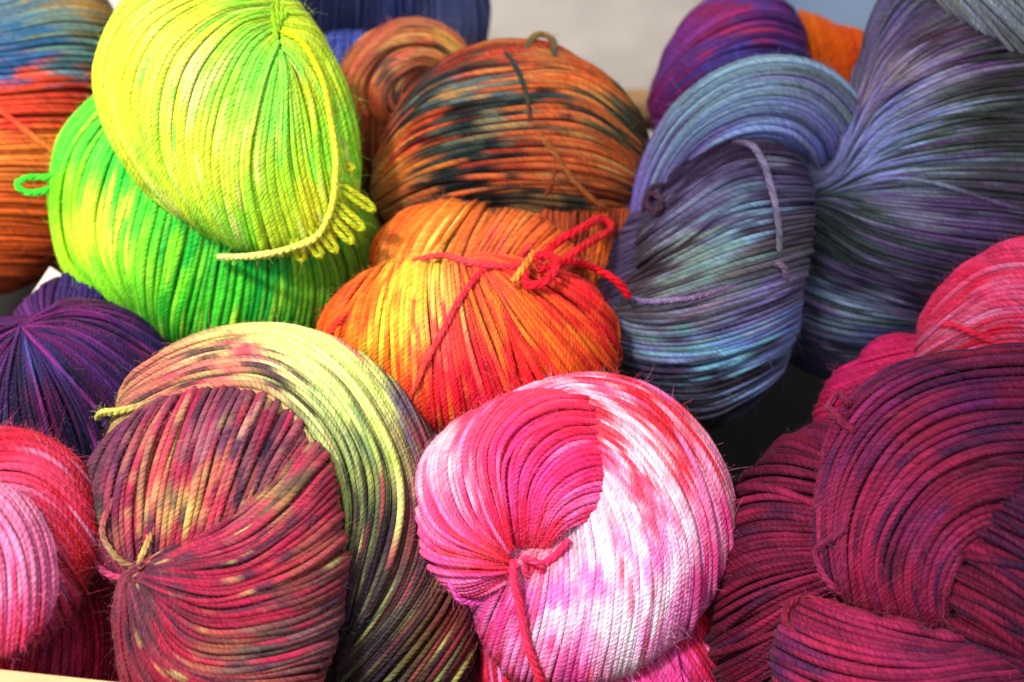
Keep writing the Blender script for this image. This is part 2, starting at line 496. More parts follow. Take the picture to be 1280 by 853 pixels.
def yarn(parent, name, fold, pts, r_px, cols, r_end=0.35, seed=0, fuzz=40, mat=None, K=None):
    """a single length of yarn: pts are (x, y, lift in strand radii above the fold); cols one or more colours along it"""
    rng = np.random.default_rng(seed + int(abs(pts[0][0]) * 3 + abs(pts[0][1])))
    pts = np.asarray(pts, float)
    r = r_px * fold.s
    W, N, _ = fold.surf(fold.to_p(pts[:, :2]), pts[:, 2] * r)
    K = K or int(np.clip(np.linalg.norm(np.diff(pts[:, :2], axis=0), axis=1).sum() / (1.2 * r_px), 10, 60))
    L = np.linalg.norm(np.diff(resample(W, 80), axis=0), axis=1).sum()
    K = int(np.clip(L / (0.62 * r), 14, 260))
    P = resample(W, K)
    P = P + 0.10 * r * smooth_noise(3, K, max(3, K // 9), rng).T
    Nn = resample(N, K)
    T = np.gradient(P, axis=0); T /= np.linalg.norm(T, axis=1, keepdims=True) + 1e-12
    B = np.cross(T, Nn); B /= np.linalg.norm(B, axis=1, keepdims=True) + 1e-12
    N2 = np.cross(B, T)
    rr = r * (1 + 0.07 * smooth_noise(1, K, max(4, K // 8), rng)[0])
    c = np.array([lin(x) for x in cols])
    c = cr_eval(c, np.linspace(0, len(c) - 1, K))[None] if len(c) > 1 else np.broadcast_to(c, (K, 3))[None].copy()
    c = np.clip(c, 0.002, 1)
    arc = np.concatenate([[0], np.cumsum(np.linalg.norm(np.diff(P, axis=0), axis=1))])
    Vs, qs, us, cs = [], [], [], []
    for m in range(3):                                   # three plies twisted round each other
        a = 2 * np.pi * (arc / (6.2 * r) + m / 3)
        Pm = P + (0.46 * rr)[:, None] * (np.cos(a)[:, None] * B + np.sin(a)[:, None] * N2)
        rm = 0.56 * rr.copy(); rm[0] *= r_end; rm[-1] *= r_end
        V, q, uv = tubes_arrays(Pm[None], Nn[None], rm[None], 6)
        Vs.append(V[0]); qs.append(q + m * K * 6); us.append(uv[0] * np.array([0.5, 1.0])); cs.append(np.repeat(shade_var(c, rng, 0.12), 6, axis=1)[0])
    o = link(name, quad_mesh(name, np.vstack(Vs), np.vstack(qs), np.vstack(cs), np.vstack(us), mat or WOOL_FINE), parent)
    q = np.vstack(qs)
    P = P[None]; Nn = Nn[None]; rad = rr[None]
    if fuzz and parent is not None:
        add_fuzz(parent, P, Nn, c, rad, max(4, int(fuzz * min(1.0, L / (70 * r)))), rng)
    STRANDS['tris'] += len(q) * 2
    return o

def skein(name, label, group='wool skeins heaped in the basket', base=None):
    o = bpy.data.objects.new(name, None); COL.objects.link(o)
    o.empty_display_size = 0.02
    tag(o, label, 'skein', group)
    return o

# ================================================================== the setting
def simple_mat(name, c1, c2, scale, rough=0.8, stretch=(1, 1, 1), bump=0.0):
    m, nt, p = new_mat(name)
    tc = nd(nt, 'ShaderNodeTexCoord'); mp = nd(nt, 'ShaderNodeMapping'); mp.inputs['Scale'].default_value = stretch
    nt.links.new(tc.outputs['Object'], mp.inputs['Vector'])
    nz = nd(nt, 'ShaderNodeTexNoise'); nz.inputs['Scale'].default_value = scale; nz.inputs['Detail'].default_value = 6.0
    nt.links.new(mp.outputs[0], nz.inputs['Vector'])
    cr = nd(nt, 'ShaderNodeValToRGB')
    cr.color_ramp.elements[0].position = 0.3; cr.color_ramp.elements[1].position = 0.7
    cr.color_ramp.elements[0].color = (*lin(c1), 1); cr.color_ramp.elements[1].color = (*lin(c2), 1)
    nt.links.new(nz.outputs['Fac'], cr.inputs[0]); nt.links.new(cr.outputs[0], p.inputs['Base Color'])
    p.inputs['Roughness'].default_value = rough
    if bump:
        b = nd(nt, 'ShaderNodeBump'); b.inputs['Distance'].default_value = bump
        nt.links.new(nz.outputs['Fac'], b.inputs['Height']); nt.links.new(b.outputs[0], p.inputs['Normal'])
    return m

def box_mesh(name, size, mat, bev=0.0):
    import bmesh
    bm = bmesh.new(); bmesh.ops.create_cube(bm, size=1.0)
    bmesh.ops.scale(bm, vec=size, verts=bm.verts)
    if bev: bmesh.ops.bevel(bm, geom=bm.edges[:], offset=bev, segments=2, affect='EDGES')
    me = bpy.data.meshes.new(name); bm.to_mesh(me); bm.free(); me.materials.append(mat)
    return me

PAVE = simple_mat('pavement', (178,172,165), (205,199,190), 26.0, 0.9, bump=0.003)
CANE = simple_mat('cane', (160,120,72), (205,172,122), 60.0, 0.55, (1, 6, 6), 0.0005)
DARKCANE = simple_mat('dark_cane', (80,50,34), (115,78,50), 60.0, 0.6, (1, 6, 6), 0.0005)
PALE = simple_mat('pale_wood', (170,142,100), (188,162,120), 30.0, 0.7, (1, 9, 9), 0.0004)
SHADE_BOTTOM = simple_mat('shade_dark_bottom', (9,8,8), (15,12,11), 20.0, 0.95)  # near black: the deep shade of the gaps is put into the colour
CLOTH = simple_mat('blue_cloth', (105,135,175), (150,175,205), 9.0, 0.9)

g = link('ground', quad_mesh('ground', np.array([(-40,-20,0),(40,-20,0),(40,60,0),(-40,60,0)], float), np.array([[0,1,2,3]]), mat=PAVE, smooth=False))
g['kind'] = 'structure'

# ---- the basket: bottom, rim of pale wood at the front, woven cane walls
BX0, BX1 = -0.205, 0.205
BY0, BY1 = 0.27, 0.578
BH = 0.078
bk = link('basket', None); bk.location = (0, 0.43, 0.0)
tag(bk, 'shallow basket of tan canes with a pale wooden front board, holding the skeins', 'basket')
def bpart(name, me, loc, rot=(0, 0, 0), parent=None):
    o = link(name, me, bk); o.location = (loc[0] - 0, loc[1] - 0.43, loc[2]); o.rotation_euler = rot
    return o
bpart('bottom', box_mesh('bottom', (BX1 - BX0, BY1 - BY0, 0.03), SHADE_BOTTOM), (0, (BY0 + BY1) / 2, 0.0152))
def cane_mesh(L, r, amp, per, phase):
    K = 64
    x = np.linspace(-L / 2, L / 2, K)
    P = np.stack([x, amp * np.sin(2 * np.pi * x / per + phase), 0.0006 * np.sin(x * 40 + phase)], -1)[None]
    N = np.broadcast_to(np.array([0, 0, 1.0]), P.shape)
    V, q, uv = tubes_arrays(P, N, np.full((1, K), r), 8)
    return quad_mesh('cane', V[0], q, mat=CANE)
STEP = 0.075
def cane_wall(cx, cy, L, rot, ztop):
    n = int(ztop / 0.0125)
    for i in range(n):
        z = 0.0065 + i * 0.0125
        me = cane_mesh(L, 0.0058, 0.0055, 2 * STEP, (i % 2) * math.pi)
        if i % 3 == 1: me.materials[0] = DARKCANE
        bpart('cane', me, (cx, cy, z), (0, 0, rot))
    for j in range(int(L / STEP) + 1):
        t = -L / 2 + STEP * 0.5 + j * STEP
        if t > L / 2: break
        x = cx + t * math.cos(rot); y = cy + t * math.sin(rot)
        K = 8; zz = np.linspace(0.012, ztop + 0.014, K)
        P = np.stack([0 * zz, 0 * zz, zz], -1)[None]
        V, q, uv = tubes_arrays(P, np.broadcast_to(np.array([1.0, 0, 0]), P.shape), np.full((1, K), 0.0045), 8)
        bpart('stake', quad_mesh('stake', V[0], q, mat=CANE), (x, y, 0))
cane_wall(0, BY1, BX1 - BX0, 0, BH)
cane_wall(BX1, (BY0 + BY1) / 2, BY1 - BY0 - 0.02, math.pi / 2, BH)
cane_wall(BX0, (BY0 + BY1) / 2, BY1 - BY0 - 0.02, math.pi / 2, BH)

# front board of pale wood, its top edge crossing the lower left corner
o = bpart('front_board', box_mesh('front_board', (0.42, 0.012, 0.100), PALE, 0.0015), (0.0, 0.305, 0.0502), (0, 0, math.radians(-7.6)))

# ---- pale blue cloth lying folded on the ground behind
def cloth_lump():
    nu, nv = 40, 26
    u, v = np.meshgrid(np.linspace(-1, 1, nu), np.linspace(-1, 1, nv), indexing='ij')
    prof = np.clip(1 - np.maximum(np.abs(u), np.abs(v)) ** 6, 0, 1)
    z = 0.002 + 0.045 * prof + 0.006 * prof * np.sin(u * 9 + 2 * v) + 0.004 * prof * np.sin(v * 14 + u * 3)
    V = np.stack([u * 0.13 + 0.006 * np.sin(v * 7), v * 0.10 + 0.006 * np.sin(u * 6), z], -1).reshape(-1, 3)
    i, j = np.meshgrid(np.arange(nu - 1), np.arange(nv - 1), indexing='ij')
    q = np.stack([i * nv + j, (i + 1) * nv + j, (i + 1) * nv + j + 1, i * nv + j + 1], -1).reshape(-1, 4)
    return quad_mesh('folded_cloth', V, q, mat=CLOTH)
o = link('folded_cloth', cloth_lump()); o.location = (0.200, 0.775, 0.0)
tag(o, 'pale blue folded cloth on the ground behind the orange skein at the top', 'cloth')

# ---- canvas sheet added out of view over the right half: its edge divides sun from shade
CANVAS, nt_, p_ = new_mat('canvas')
p_.inputs['Base Color'].default_value = (0.72, 0.68, 0.60, 1); p_.inputs['Roughness'].default_value = 0.9
tr_ = nd(nt_, 'ShaderNodeBsdfTranslucent'); tr_.inputs['Color'].default_value = (0.72, 0.70, 0.64, 1)
mx_ = nd(nt_, 'ShaderNodeMixShader'); mx_.inputs[0].default_value = 0.35
nt_.links.new(p_.outputs[0], mx_.inputs[1]); nt_.links.new(tr_.outputs[0], mx_.inputs[2])
nt_.links.new(mx_.outputs[0], nt_.nodes['Material Output'].inputs['Surface'])
EDGE_A, EDGE_B = (440, 40), (990, 600)
pa = unproject(*EDGE_A, plane_depth(EDGE_A[1])); pb = unproject(*EDGE_B, plane_depth(EDGE_B[1]))
T_SHADE = 1.1
qa, qb = pa + T_SHADE * SUN_DIR, pb + T_SHADE * SUN_DIR
e = qb - qa; e[2] = 0; e /= np.linalg.norm(e)
side = np.array([-e[1], e[0], 0.0])
if side[0] < 0: side = -side
cz = (qa[2] + qb[2]) / 2
o0 = (qa + qb) / 2; o0[2] = cz
AW = 1.9
aw = link('added_shade', None); aw.location = (o0[0], o0[1], 0)
tag(aw, 'cream canvas sheet on poles, added out of view to shade the right side of the basket', 'added_shade')
nu, nv = 24, 16
V = []
for i in range(nu):
    for j in range(nv):
        a = (i / (nu - 1) - 0.5) * 3.2; b = j / (nv - 1) * AW
        sag = -0.05 * math.sin(math.pi * j / (nv - 1)) * math.sin(math.pi * i / (nu - 1))
        V.append(e * a + side * b + np.array([0, 0, cz + sag + 0.12 * j / (nv - 1)]))
i, j = np.meshgrid(np.arange(nu - 1), np.arange(nv - 1), indexing='ij')
q = np.stack([i * nv + j, (i + 1) * nv + j, (i + 1) * nv + j + 1, i * nv + j + 1], -1).reshape(-1, 4)
link('canvas', quad_mesh('canvas', np.array(V), q, mat=CANVAS), aw)
for a in (-1.55, 1.55):
    p0 = e * a + side * (AW - 0.03)
    zz = np.linspace(0, cz + 0.11, 6)
    P = np.stack([np.full(6, p0[0]), np.full(6, p0[1]), zz], -1)[None]
    Vt, qt, _ = tubes_arrays(P, np.broadcast_to(np.array([1.0, 0, 0]), P.shape), np.full((1, 6), 0.02), 12)
    link('pole', quad_mesh('pole', Vt[0], qt, mat=PALE), aw)

# ================================================================== the skeins
# ---- bright lime green skein, two folds
sk = skein('yarn_skein', 'lime green and yellow wool skein, the tallest at the upper left')
GREEN_LOW = Fold((270, 285), [(105,120),(75,200),(72,280),(85,335),(115,370),(160,400),(205,428),(260,437),(330,432),(390,417),(440,380),(466,335),(470,290),(440,240),(400,180),(300,120),(180,100)], off=0.004, tf=0.55)
build_fold(sk, GREEN_LOW, [
    [(140,110),(85,165),(60,240),(68,320),(110,385),(180,430)],
    [(150,130),(105,190),(90,260),(102,325),(140,375),(188,425)],
    [(165,150),(135,215),(122,280),(134,335),(165,385),(196,440)],
    [(180,165),(158,230),(146,300),(157,350),(182,400),(204,450)],
    [(200,180),(183,245),(166,310),(174,370),(200,440),(205,470)],
    [(235,200),(220,270),(207,330),(200,390),(215,450),(220,480)],
    [(270,220),(265,290),(252,350),(240,410),(240,460),(240,490)],
    [(310,230),(303,300),(298,360),(290,420),(285,470),(285,490)],
    [(350,230),(352,300),(356,360),(345,420),(335,470)],
    [(390,230),(400,290),(418,350),(412,400),(395,450)],
    [(420,230),(440,280),(462,320),(462,370),(440,420)],
    [(440,220),(465,260),(490,300),(490,350)]],
    4.7, [(85,240,(130,225,30)),(90,330,(165,225,30)),(125,290,(195,232,50)),(150,280,(200,235,70)),(160,225,(60,200,60)),(130,360,(120,205,30)),(200,265,(70,200,50)),(185,330,(110,205,40)),
          (215,330,(120,215,40)),(230,300,(30,160,50)),(240,380,(60,185,40)),(290,370,(70,190,45)),(320,330,(10,150,50)),(325,390,(20,150,45)),(380,360,(110,175,40)),(430,350,(105,150,40)),(430,310,(130,160,40)),(110,200,(90,215,60)),(220,410,(40,150,35))],
    js=(5, 10), amp=.10, gain=(.9,1.0,1.0), alts=[((60,180,60), 0.06, 5), ((170,225,60), 0.08, 4)], fuzz=700)
GREEN_UP = Fold((285, 145), [(135,60),(127,90),(130,130),(145,175),(170,212),(205,248),(245,278),(290,303),(340,315),(385,310),(420,292),(440,260),(443,190),(432,130),(408,70),(378,20),(340,-25),(280,-50),(210,-40),(160,10)], off=-0.024, ref=285, tf=0.55, dips=[(346,34,26,.22),(300,330,40,-.1)])
build_fold(sk, GREEN_UP, [
    [(347,-23),(250,-48),(150,-25),(110,60),(112,150),(155,235),(225,300)],
    [(347,-9),(258,-10),(183,25),(147,90),(156,160),(196,232),(250,300)],
    [(347,7),(278,22),(223,68),(202,130),(207,200),(240,262),(282,320)],
    [(347,22),(298,42),(258,95),(242,160),(248,220),(272,282),(308,330)],
    [(346,36),(313,68),(288,130),(275,200),(282,260),(300,312),(328,345)],
    [(346,54),(329,90),(314,150),(304,210),(309,270),(325,322),(345,350)],
    [(347,65),(344,100),(339,150),(335,210),(345,270),(362,328),(370,350)],
    [(349,68),(358,100),(365,150),(372,210),(385,270),(400,325),(405,345)],
    [(351,61),(376,90),(396,140),(409,200),(422,260),(432,315)],
    [(352,43),(393,70),(421,130),(437,190),(450,250),(455,300)],
    [(350,13),(397,30),(440,100),(462,170),(470,230),(470,290)],
    [(350,-14),(400,0),(460,70),(490,150),(495,220)]],
    4.9, [(150,80,(225,240,25)),(170,150,(220,238,20)),(210,70,(228,240,60)),(230,160,(225,235,40)),(190,200,(195,230,25)),(185,170,(190,230,50)),(250,100,(235,243,120)),(240,230,(205,225,25)),(270,200,(215,230,40)),(285,120,(160,225,45)),
          (300,160,(205,235,60)),(330,80,(140,222,60)),(340,130,(120,218,55)),(325,130,(170,230,60)),(350,200,(180,215,25)),(300,270,(150,215,30)),(345,270,(205,215,25)),(390,250,(225,205,15)),(400,290,(225,195,15)),
          (380,120,(215,228,20)),(420,150,(165,215,30)),(430,210,(140,200,30)),(340,0,(190,225,40)),(260,20,(225,240,40)),(300,5,(150,220,40)),(375,30,(215,225,20))],
    js=(6, 10), amp=.10, sat=.97, gain=(.76,1.04,1.1), alts=[((120,218,60), 0.06, 6), ((228,242,100), 0.08, 5)], fuzz=1000, wander=0.34, stray=0.07, rough=0.3)
for k in range(4):
    yarn(sk, 'stray_strand', GREEN_UP, [(345 + 2 * k, 52 - 8 * k, -.4), (340 + 5 * k, 20, .5), (336 + 9 * k, -8, .6), (328 + 14 * k, -44, .5), (322 + 18 * k, -75, .2)], 4.0, [(150,215,45),(170,220,40),(140,205,50)], seed=20 + k, fuzz=10)
yarn(sk, 'tie', GREEN_UP, [(350,42,.6),(372,62,2.6),(392,105,3.2),(404,160,3),(409,205,3),(405,250,3.2),(385,282,4.6),(350,296,4.6),(310,300,5),(272,297,6)], 4.4, [(215,230,20),(225,240,60),(225,238,90),(228,240,130)])
side = Fold((62, 226), [(x, y) for x, y in ((122,226),(104,268),(62,286),(20,268),(2,226),(20,184),(62,166),(104,184))], off=-0.004, ref=290, tf=0.25)
yarn(sk, 'loose_end', side, [(118,182,-1),(100,196,0),(84,212,.6),(62,221,.8),(38,222,.8),(23,231,.8),(36,241,.8),(58,238,.8),(76,228,.4),(92,210,-.5),(108,196,-1.5)], 4.6, [(60,200,50),(70,205,50),(60,205,50),(90,210,60)])
side = Fold((425, 262), [(505,262),(482,318),(425,342),(368,318),(345,262),(368,206),(425,182),(482,206)], off=-0.0255, ref=285, tf=0.22)
for k, (bx_, by_, tx_, ty_) in enumerate([(380,192,442,212),(382,204,467,262),(378,218,453,286),(374,230,440,302),(368,242,420,314),(360,250,401,320),(350,256,379,324)]):
    ux, uy = tx_ - bx_, ty_ - by_; ll = math.hypot(ux, uy); nx_, ny_ = -uy / ll * 3.9, ux / ll * 3.9
    mid = [(bx_ + ux * t, by_ + uy * t) for t in (0, .35, .7, .93)]
    bend = lambda t: 7 * math.sin(math.pi * t) * (1 if k < 4 else -.6)
    up = [(x + nx_ + bend(t) * -ny_ / 4, y + ny_ + bend(t) * nx_ / 4) for (x, y), t in zip(mid, (0, .35, .7, .93))]
    dn = [(x - nx_ + bend(t) * -ny_ / 4, y - ny_ + bend(t) * nx_ / 4) for (x, y), t in zip(mid, (0, .35, .7, .93))]
    lp = up + [(tx_, ty_)] + dn[::-1]
    yarn(sk, 'yarn_loop', side, [(x, y, (-2.2, -.4, .5, .4, .2, .4, .7, -.2, -2.2)[i]) for i, (x, y) in enumerate(lp)], 3.6, [(125,175,40),(175,182,32),(140,165,35)], seed=k, fuzz=20)

# ---- blue, red and orange skein cut by the left edge
sk = skein('yarn_skein', 'skein in bands of teal blue, red and orange at the upper left edge')
f = Fold((15, 175), [(-150,170),(-110,60),(-50,22),(0,8),(60,-12),(120,-10),(158,50),(165,150),(140,250),(95,312),(45,345),(0,362),(-60,352),(-120,290)], off=0.015, tf=0.6)
rows = [(-40,-14,-40,-20),(40,6,-22,-10),(62,30,12,22),(86,60,48,55),(110,92,82,90),(135,122,118,124),(162,150,150,155),(190,182,182,182),(215,212,214,208),(240,242,246,234),(265,272,276,256),(292,302,304,276),(318,332,328,295),(340,358,350,312),(370,392,380,330)]
build_fold(sk, f, [[(-150,a),(-60,(a*.3+b*.7)),(10,b),(85,c),(175,d)] for a, b, c, d in rows], 4.7,
    [(0,30,(75,105,125)),(60,0,(130,120,85)),(120,10,(150,120,60)),(40,25,(85,115,118)),(20,50,(45,95,135)),(80,40,(95,120,110)),(130,45,(100,100,70)),(15,75,(38,90,140)),(90,70,(90,135,135)),(130,80,(70,90,80)),(10,92,(34,82,130)),
     (90,90,(60,100,115)),(30,108,(195,65,40)),(100,104,(165,45,35)),(10,130,(215,70,45)),(90,130,(200,60,40)),(20,155,(205,60,45)),(80,155,(200,70,40)),(10,175,(225,125,55)),(80,172,(215,120,45)),(20,205,(215,115,50)),(70,210,(200,105,40)),
     (20,250,(200,95,35)),(60,260,(175,75,30)),(20,300,(180,75,30)),(60,310,(130,50,25)),(10,345,(150,65,30))],
    gain=(.88,.8,.78), along=16, js=(10, 3), power=6, fuzz=500, mat=WOOL, flen=1.2)

# ---- navy skein behind
sk = skein('yarn_skein', 'navy blue skein at the top edge behind the brown and teal one')
f = Fold((490, -10), [(365,0),(375,-60),(480,-95),(585,-60),(606,20),(600,60),(565,82),(500,78),(430,66),(380,46)], off=0.02, tf=0.6)
NAVY = [(400,20,(32,38,75)),(430,40,(26,32,66)),(470,10,(40,46,88)),(500,40,(36,46,98)),(540,30,(64,74,118)),(580,30,(70,80,122)),(450,10,(26,30,56))]
build_fold(sk, f, [[(480+ (x-480)*.4, -80),(x,-20),(x+(x-480)*.08,60),(x,120)] for x in (350,385,420,455,490,525,560,595,625)], 4.5, NAVY, js=(14,6), single=False, fuzz=200, mat=WOOL_FINE)
f = Fold((440, 100), [(370,90),(400,55),(450,45),(500,60),(520,110),(480,150),(420,150),(380,130)], off=0.02, tf=0.6)
build_fold(sk, f, [[(x, 40),(x-4,80),(x-6,120),(x,170)] for x in (365,395,425,455,485,515)], 4.5, [(400,80,(40,55,140)),(440,70,(60,75,150))], js=(14,6), single=False, fuzz=80, mat=WOOL_FINE)

# ---- brown, rust and teal skein
sk = skein('yarn_skein', 'rust brown and dark teal skein with a curled end, top centre')
RUST, OCH, TEAL, DKT, RED, PNK = (190,85,35), (195,130,60), (75,105,105), (28,45,50), (190,50,30), (190,105,80)
f = Fold((500, 205), [(438,150),(470,120),(520,120),(560,180),(560,260),(520,300),(470,290),(445,240)], off=0.018, tf=0.5)
build_fold(sk, f, [[(x+10, 110),(x,170),(x+6,230),(x+20,310)] for x in (430,450,470,490,510,530,550)], 4.4, [(450,170,(120,55,30)),(470,220,(90,40,25)),(480,270,(60,30,22))], js=(8,14), single=False, fuzz=60)
f = Fold((712, 310), [(630,275),(690,235),(780,250),(806,300),(785,350),(740,378),(680,375),(640,345)], off=0.012, tf=0.5)
build_fold(sk, f, [[(x, 225),(x-2,290),(x-14,345),(x-20,400)] for x in (615,645,675,705,735,765,795,820)], 4.3, [(660,290,(150,65,35)),(690,290,(175,80,45)),(715,300,(110,40,35)),(735,310,(185,85,30)),(765,300,(150,65,30)),(780,320,(170,80,35))], js=(12,18), alts=[((85,30,30),.2,3)], single=False, fuzz=100)
f = Fold((505, 108), [(430,90),(444,64),(474,42),(515,29),(552,37),(580,60),(588,110),(565,160),(522,178),(470,168),(440,135)], off=0.004, tf=0.75, dips=[(532,108,26,.45)])
build_fold(sk, f, [
    [(610,70),(560,22),(490,15),(420,75),(422,150),(480,195)],
    [(590,72),(548,40),(490,40),(440,88),(444,145),(492,178)],
    [(578,80),(538,55),(488,62),(457,103),(466,148),(505,166)],
    [(566,88),(530,70),(492,82),(474,112),(484,142),(515,154)],
    [(555,95),(526,84),(502,97),(492,116),(500,136),(522,143)],
    [(545,102),(524,97),(512,108),(510,120),(517,130),(530,132)]], 4.5,
    [(450,70,(200,95,70)),(500,45,(195,105,80)),(540,40,(205,120,70)),(560,55,(200,150,75)),(500,60,(190,140,80)),(455,110,(195,110,60)),(470,140,(190,85,50)),(480,90,(80,70,60)),(495,80,(180,90,75)),(500,120,(130,75,60)),(520,110,(120,70,50))],
    js=(8,8), alts=[(DKT,.12,4),((200,150,80),.1,4),((205,75,60),.1,5)], fuzz=260, single=True)
BROWN = Fold((640, 172), [(468,250),(477,190),(500,140),(540,97),(590,67),(650,60),(720,78),(772,115),(806,170),(813,215),(803,258),(765,278),(690,268),(620,280),(560,292),(490,288)], off=-0.006, tf=0.62)
build_fold(sk, BROWN, [
    [(455,335),(550,300),(640,288),(740,300),(830,300)],
    [(458,298),(545,266),(640,252),(745,260),(828,270)],
    [(462,272),(535,236),(635,218),(742,225),(826,252)],
    [(464,248),(528,202),(628,180),(738,186),(826,235)],
    [(466,225),(525,168),(622,144),(730,146),(826,215)],
    [(472,198),(530,132),(622,108),(726,112),(824,190)],
    [(478,170),(545,98),(630,73),(730,82),(822,155)],
    [(488,135),(572,60),(642,42),(740,52),(822,115)],
    [(520,90),(590,25),(660,10),(760,20)]], 4.6,
    [(490,260,(175,110,55)),(480,280,(60,50,40)),(510,270,(150,100,60)),(540,225,(185,95,45)),(500,210,(195,110,40)),(530,140,(50,50,50)),(520,165,(205,75,35)),(555,165,(95,35,35)),(560,120,(60,70,70)),(580,75,(150,50,40)),(640,66,(200,70,45)),(590,110,(95,115,115)),
     (600,95,(120,80,60)),(620,115,(80,110,115)),(620,140,(40,45,48)),(600,165,(85,100,90)),(640,155,(120,110,85)),(570,190,(60,75,70)),(590,195,(30,42,46)),(560,215,(40,48,46)),(575,245,(28,38,42)),(600,235,(30,40,42)),(640,195,(160,55,40)),(650,225,(205,95,50)),(640,245,(70,60,50)),(600,265,(45,42,40)),
     (690,90,(205,115,60)),(720,105,(215,95,40)),(680,130,(190,85,45)),(740,130,(200,105,45)),(700,165,(195,90,45)),(760,150,(90,90,60)),(775,165,(50,60,50)),(740,200,(190,85,40)),(700,205,(185,85,40)),(660,250,(120,95,60)),(710,250,(60,62,55)),(780,220,(170,80,35)),(790,250,(120,50,25)),(740,250,(150,75,35))],
    js=(36,3), alts=[(DKT,.06,9),((190,135,75),.06,7)], gain=(.8,.84,.8), sat=.97, contrast=1.3, fuzz=420, wander=0.34, stray=0.07, power=6, rough=0.3)
yarn(sk, 'tie', BROWN, [(622,62,1),(636,78,2.2),(650,103,2.4),(659,135,2.4),(661,163,1.4)], 3.0, [(150,55,48),(50,65,65),(60,70,62),(120,60,36)])
yarn(sk, 'tie', BROWN, [(690,178,.5),(692,200,2),(687,225,2.2),(678,244,1.4)], 2.8, [(150,65,36),(150,80,40)])
yarn(sk, 'stray_strand', BROWN, [(668,165,1),(690,190,2),(715,225,2.2),(750,255,2),(800,275,1)], 3.6, [(150,88,42),(140,75,38)])
yarn(sk, 'loose_end', BROWN, [(655,72,1),(664,60,3),(676,57,4),(686,66,3),(690,78,1)], 4.4, [(80,90,70),(150,120,60),(60,75,70)])

# ---- orange and red skein in the middle
sk = skein('yarn_skein', 'bright orange, yellow and red skein tied with red yarn, in the middle')
ORU = Fold((590, 312), [(470,332),(474,300),(498,275),(540,257),(580,257),(612,270),(650,268),(692,288),(722,325),(705,365),(600,378),(500,362)], off=-0.001, tf=0.6)
build_fold(sk, ORU, [
    [(478,375),(462,330),(478,285),(525,245)],
    [(500,372),(494,328),(515,285),(562,242)],
    [(525,370),(530,330),(550,292),(592,245)],
    [(550,368),(566,335),(580,300),(606,252)],
    [(578,370),(590,335),(612,298),(648,250)],
    [(606,372),(622,335),(648,300),(688,262)],
    [(636,372),(655,340),(684,312),(725,285)],
    [(665,372),(690,348),(715,335),(750,315)]], 5.0,
    [(480,320,(235,88,30)),(510,290,(244,98,30)),(560,275,(242,100,32)),(520,315,(250,150,60)),(545,320,(252,180,85)),(560,300,(250,125,50)),(590,300,(248,105,50)),(630,290,(246,105,48)),(680,310,(240,95,42)),(600,330,(240,80,60)),(650,340,(225,50,60))],
    js=(8,8), fuzz=350, wander=0.34, stray=0.07, rough=0.3)
ORL = Fold((588, 432), [(398,422),(413,385),(450,350),(500,332),(560,326),(620,330),(690,342),(740,364),(766,410),(766,460),(745,492),(700,508),(640,525),(575,545),(530,537),(488,502),(438,458)], off=-0.008, tf=0.66, dips=[(590,330,40,.25)])
build_fold(sk, ORL, [
    [(462,335),(410,358),(375,405),(370,460)],
    [(474,330),(432,372),(412,425),(418,480)],
    [(490,327),(462,378),(454,440),(466,505)],
    [(510,326),(494,385),(494,455),(506,530)],
    [(534,327),(530,392),(536,465),(544,560)],
    [(560,330),(566,400),(578,480),(592,565)],
    [(582,332),(602,398),(628,470),(655,545)],
    [(594,332),(634,385),(676,450),(718,530)],
    [(604,330),(664,372),(722,430),(772,500)],
    [(614,326),(690,355),(752,400),(795,460)],
    [(626,320),(705,338),(768,368),(810,410)],
    [(640,310),(715,318),(780,340)]], 5.0,
    [(410,420,(225,85,22)),(440,370,(228,80,25)),(450,440,(232,100,25)),(480,480,(235,105,28)),(505,510,(225,80,28)),(475,365,(232,95,30)),(490,400,(248,185,55)),(525,360,(248,170,55)),(515,410,(248,180,60)),(545,390,(246,160,75)),(500,450,(240,135,40)),(535,440,(232,80,60)),(560,420,(228,60,60)),(545,480,(216,34,48)),(520,505,(222,55,35)),(560,520,(205,22,40)),
     (600,500,(208,26,52)),(590,440,(228,65,55)),(620,460,(218,40,52)),(650,490,(204,24,40)),(620,400,(236,100,35)),(650,430,(214,40,38)),(670,400,(236,105,30)),(690,450,(228,85,28)),(720,430,(208,40,28)),(720,400,(220,80,30)),(740,460,(215,80,30)),(680,370,(220,50,40)),(720,360,(205,30,38)),(750,400,(190,30,32)),(760,440,(182,36,28)),(600,360,(230,75,50))],
    js=(9,14), alts=[((240,115,35),.07,4),((205,35,38),.12,4)], fuzz=900, stray=0.07, power=5.5)
yarn(sk, 'tie', ORL, [(612,338,1.5),(596,354,2.6),(575,382,2.6),(556,415,2.6),(540,445,2.4),(525,480,2.4),(513,508,1.6)], 4.0, [(215,30,50),(222,50,60),(230,80,50)])
yarn(sk, 'tie', ORL, [(520,333,1.5),(555,330,2.6),(585,338,2.6),(620,345,3.2),(655,345,4)], 4.2, [(228,70,60),(225,60,70),(215,30,50)], mat=WOOL_FINE)
yarn(sk, 'bow_loop', ORU, [(650,352,3),(660,330,6),(670,308,9),(684,293,11),(697,287,11.5),(701,296,11.5),(690,312,10.5),(676,332,7.5),(662,352,4)], 5.4, [(205,20,40),(215,25,40),(220,35,45),(205,20,35)], seed=3)
yarn(sk, 'bow_loop', ORU, [(642,348,3),(630,340,4.6),(628,328,5.2),(638,322,5.4),(646,330,5),(644,344,4)], 4.2, [(225,70,70),(228,80,75),(220,60,60)], seed=4)
yarn(sk, 'knot', ORL, [(640,352,2),(656,342,5),(672,348,6),(668,364,5),(650,366,3),(644,352,4)], 6.0, [(205,20,40),(210,25,40)], seed=5)
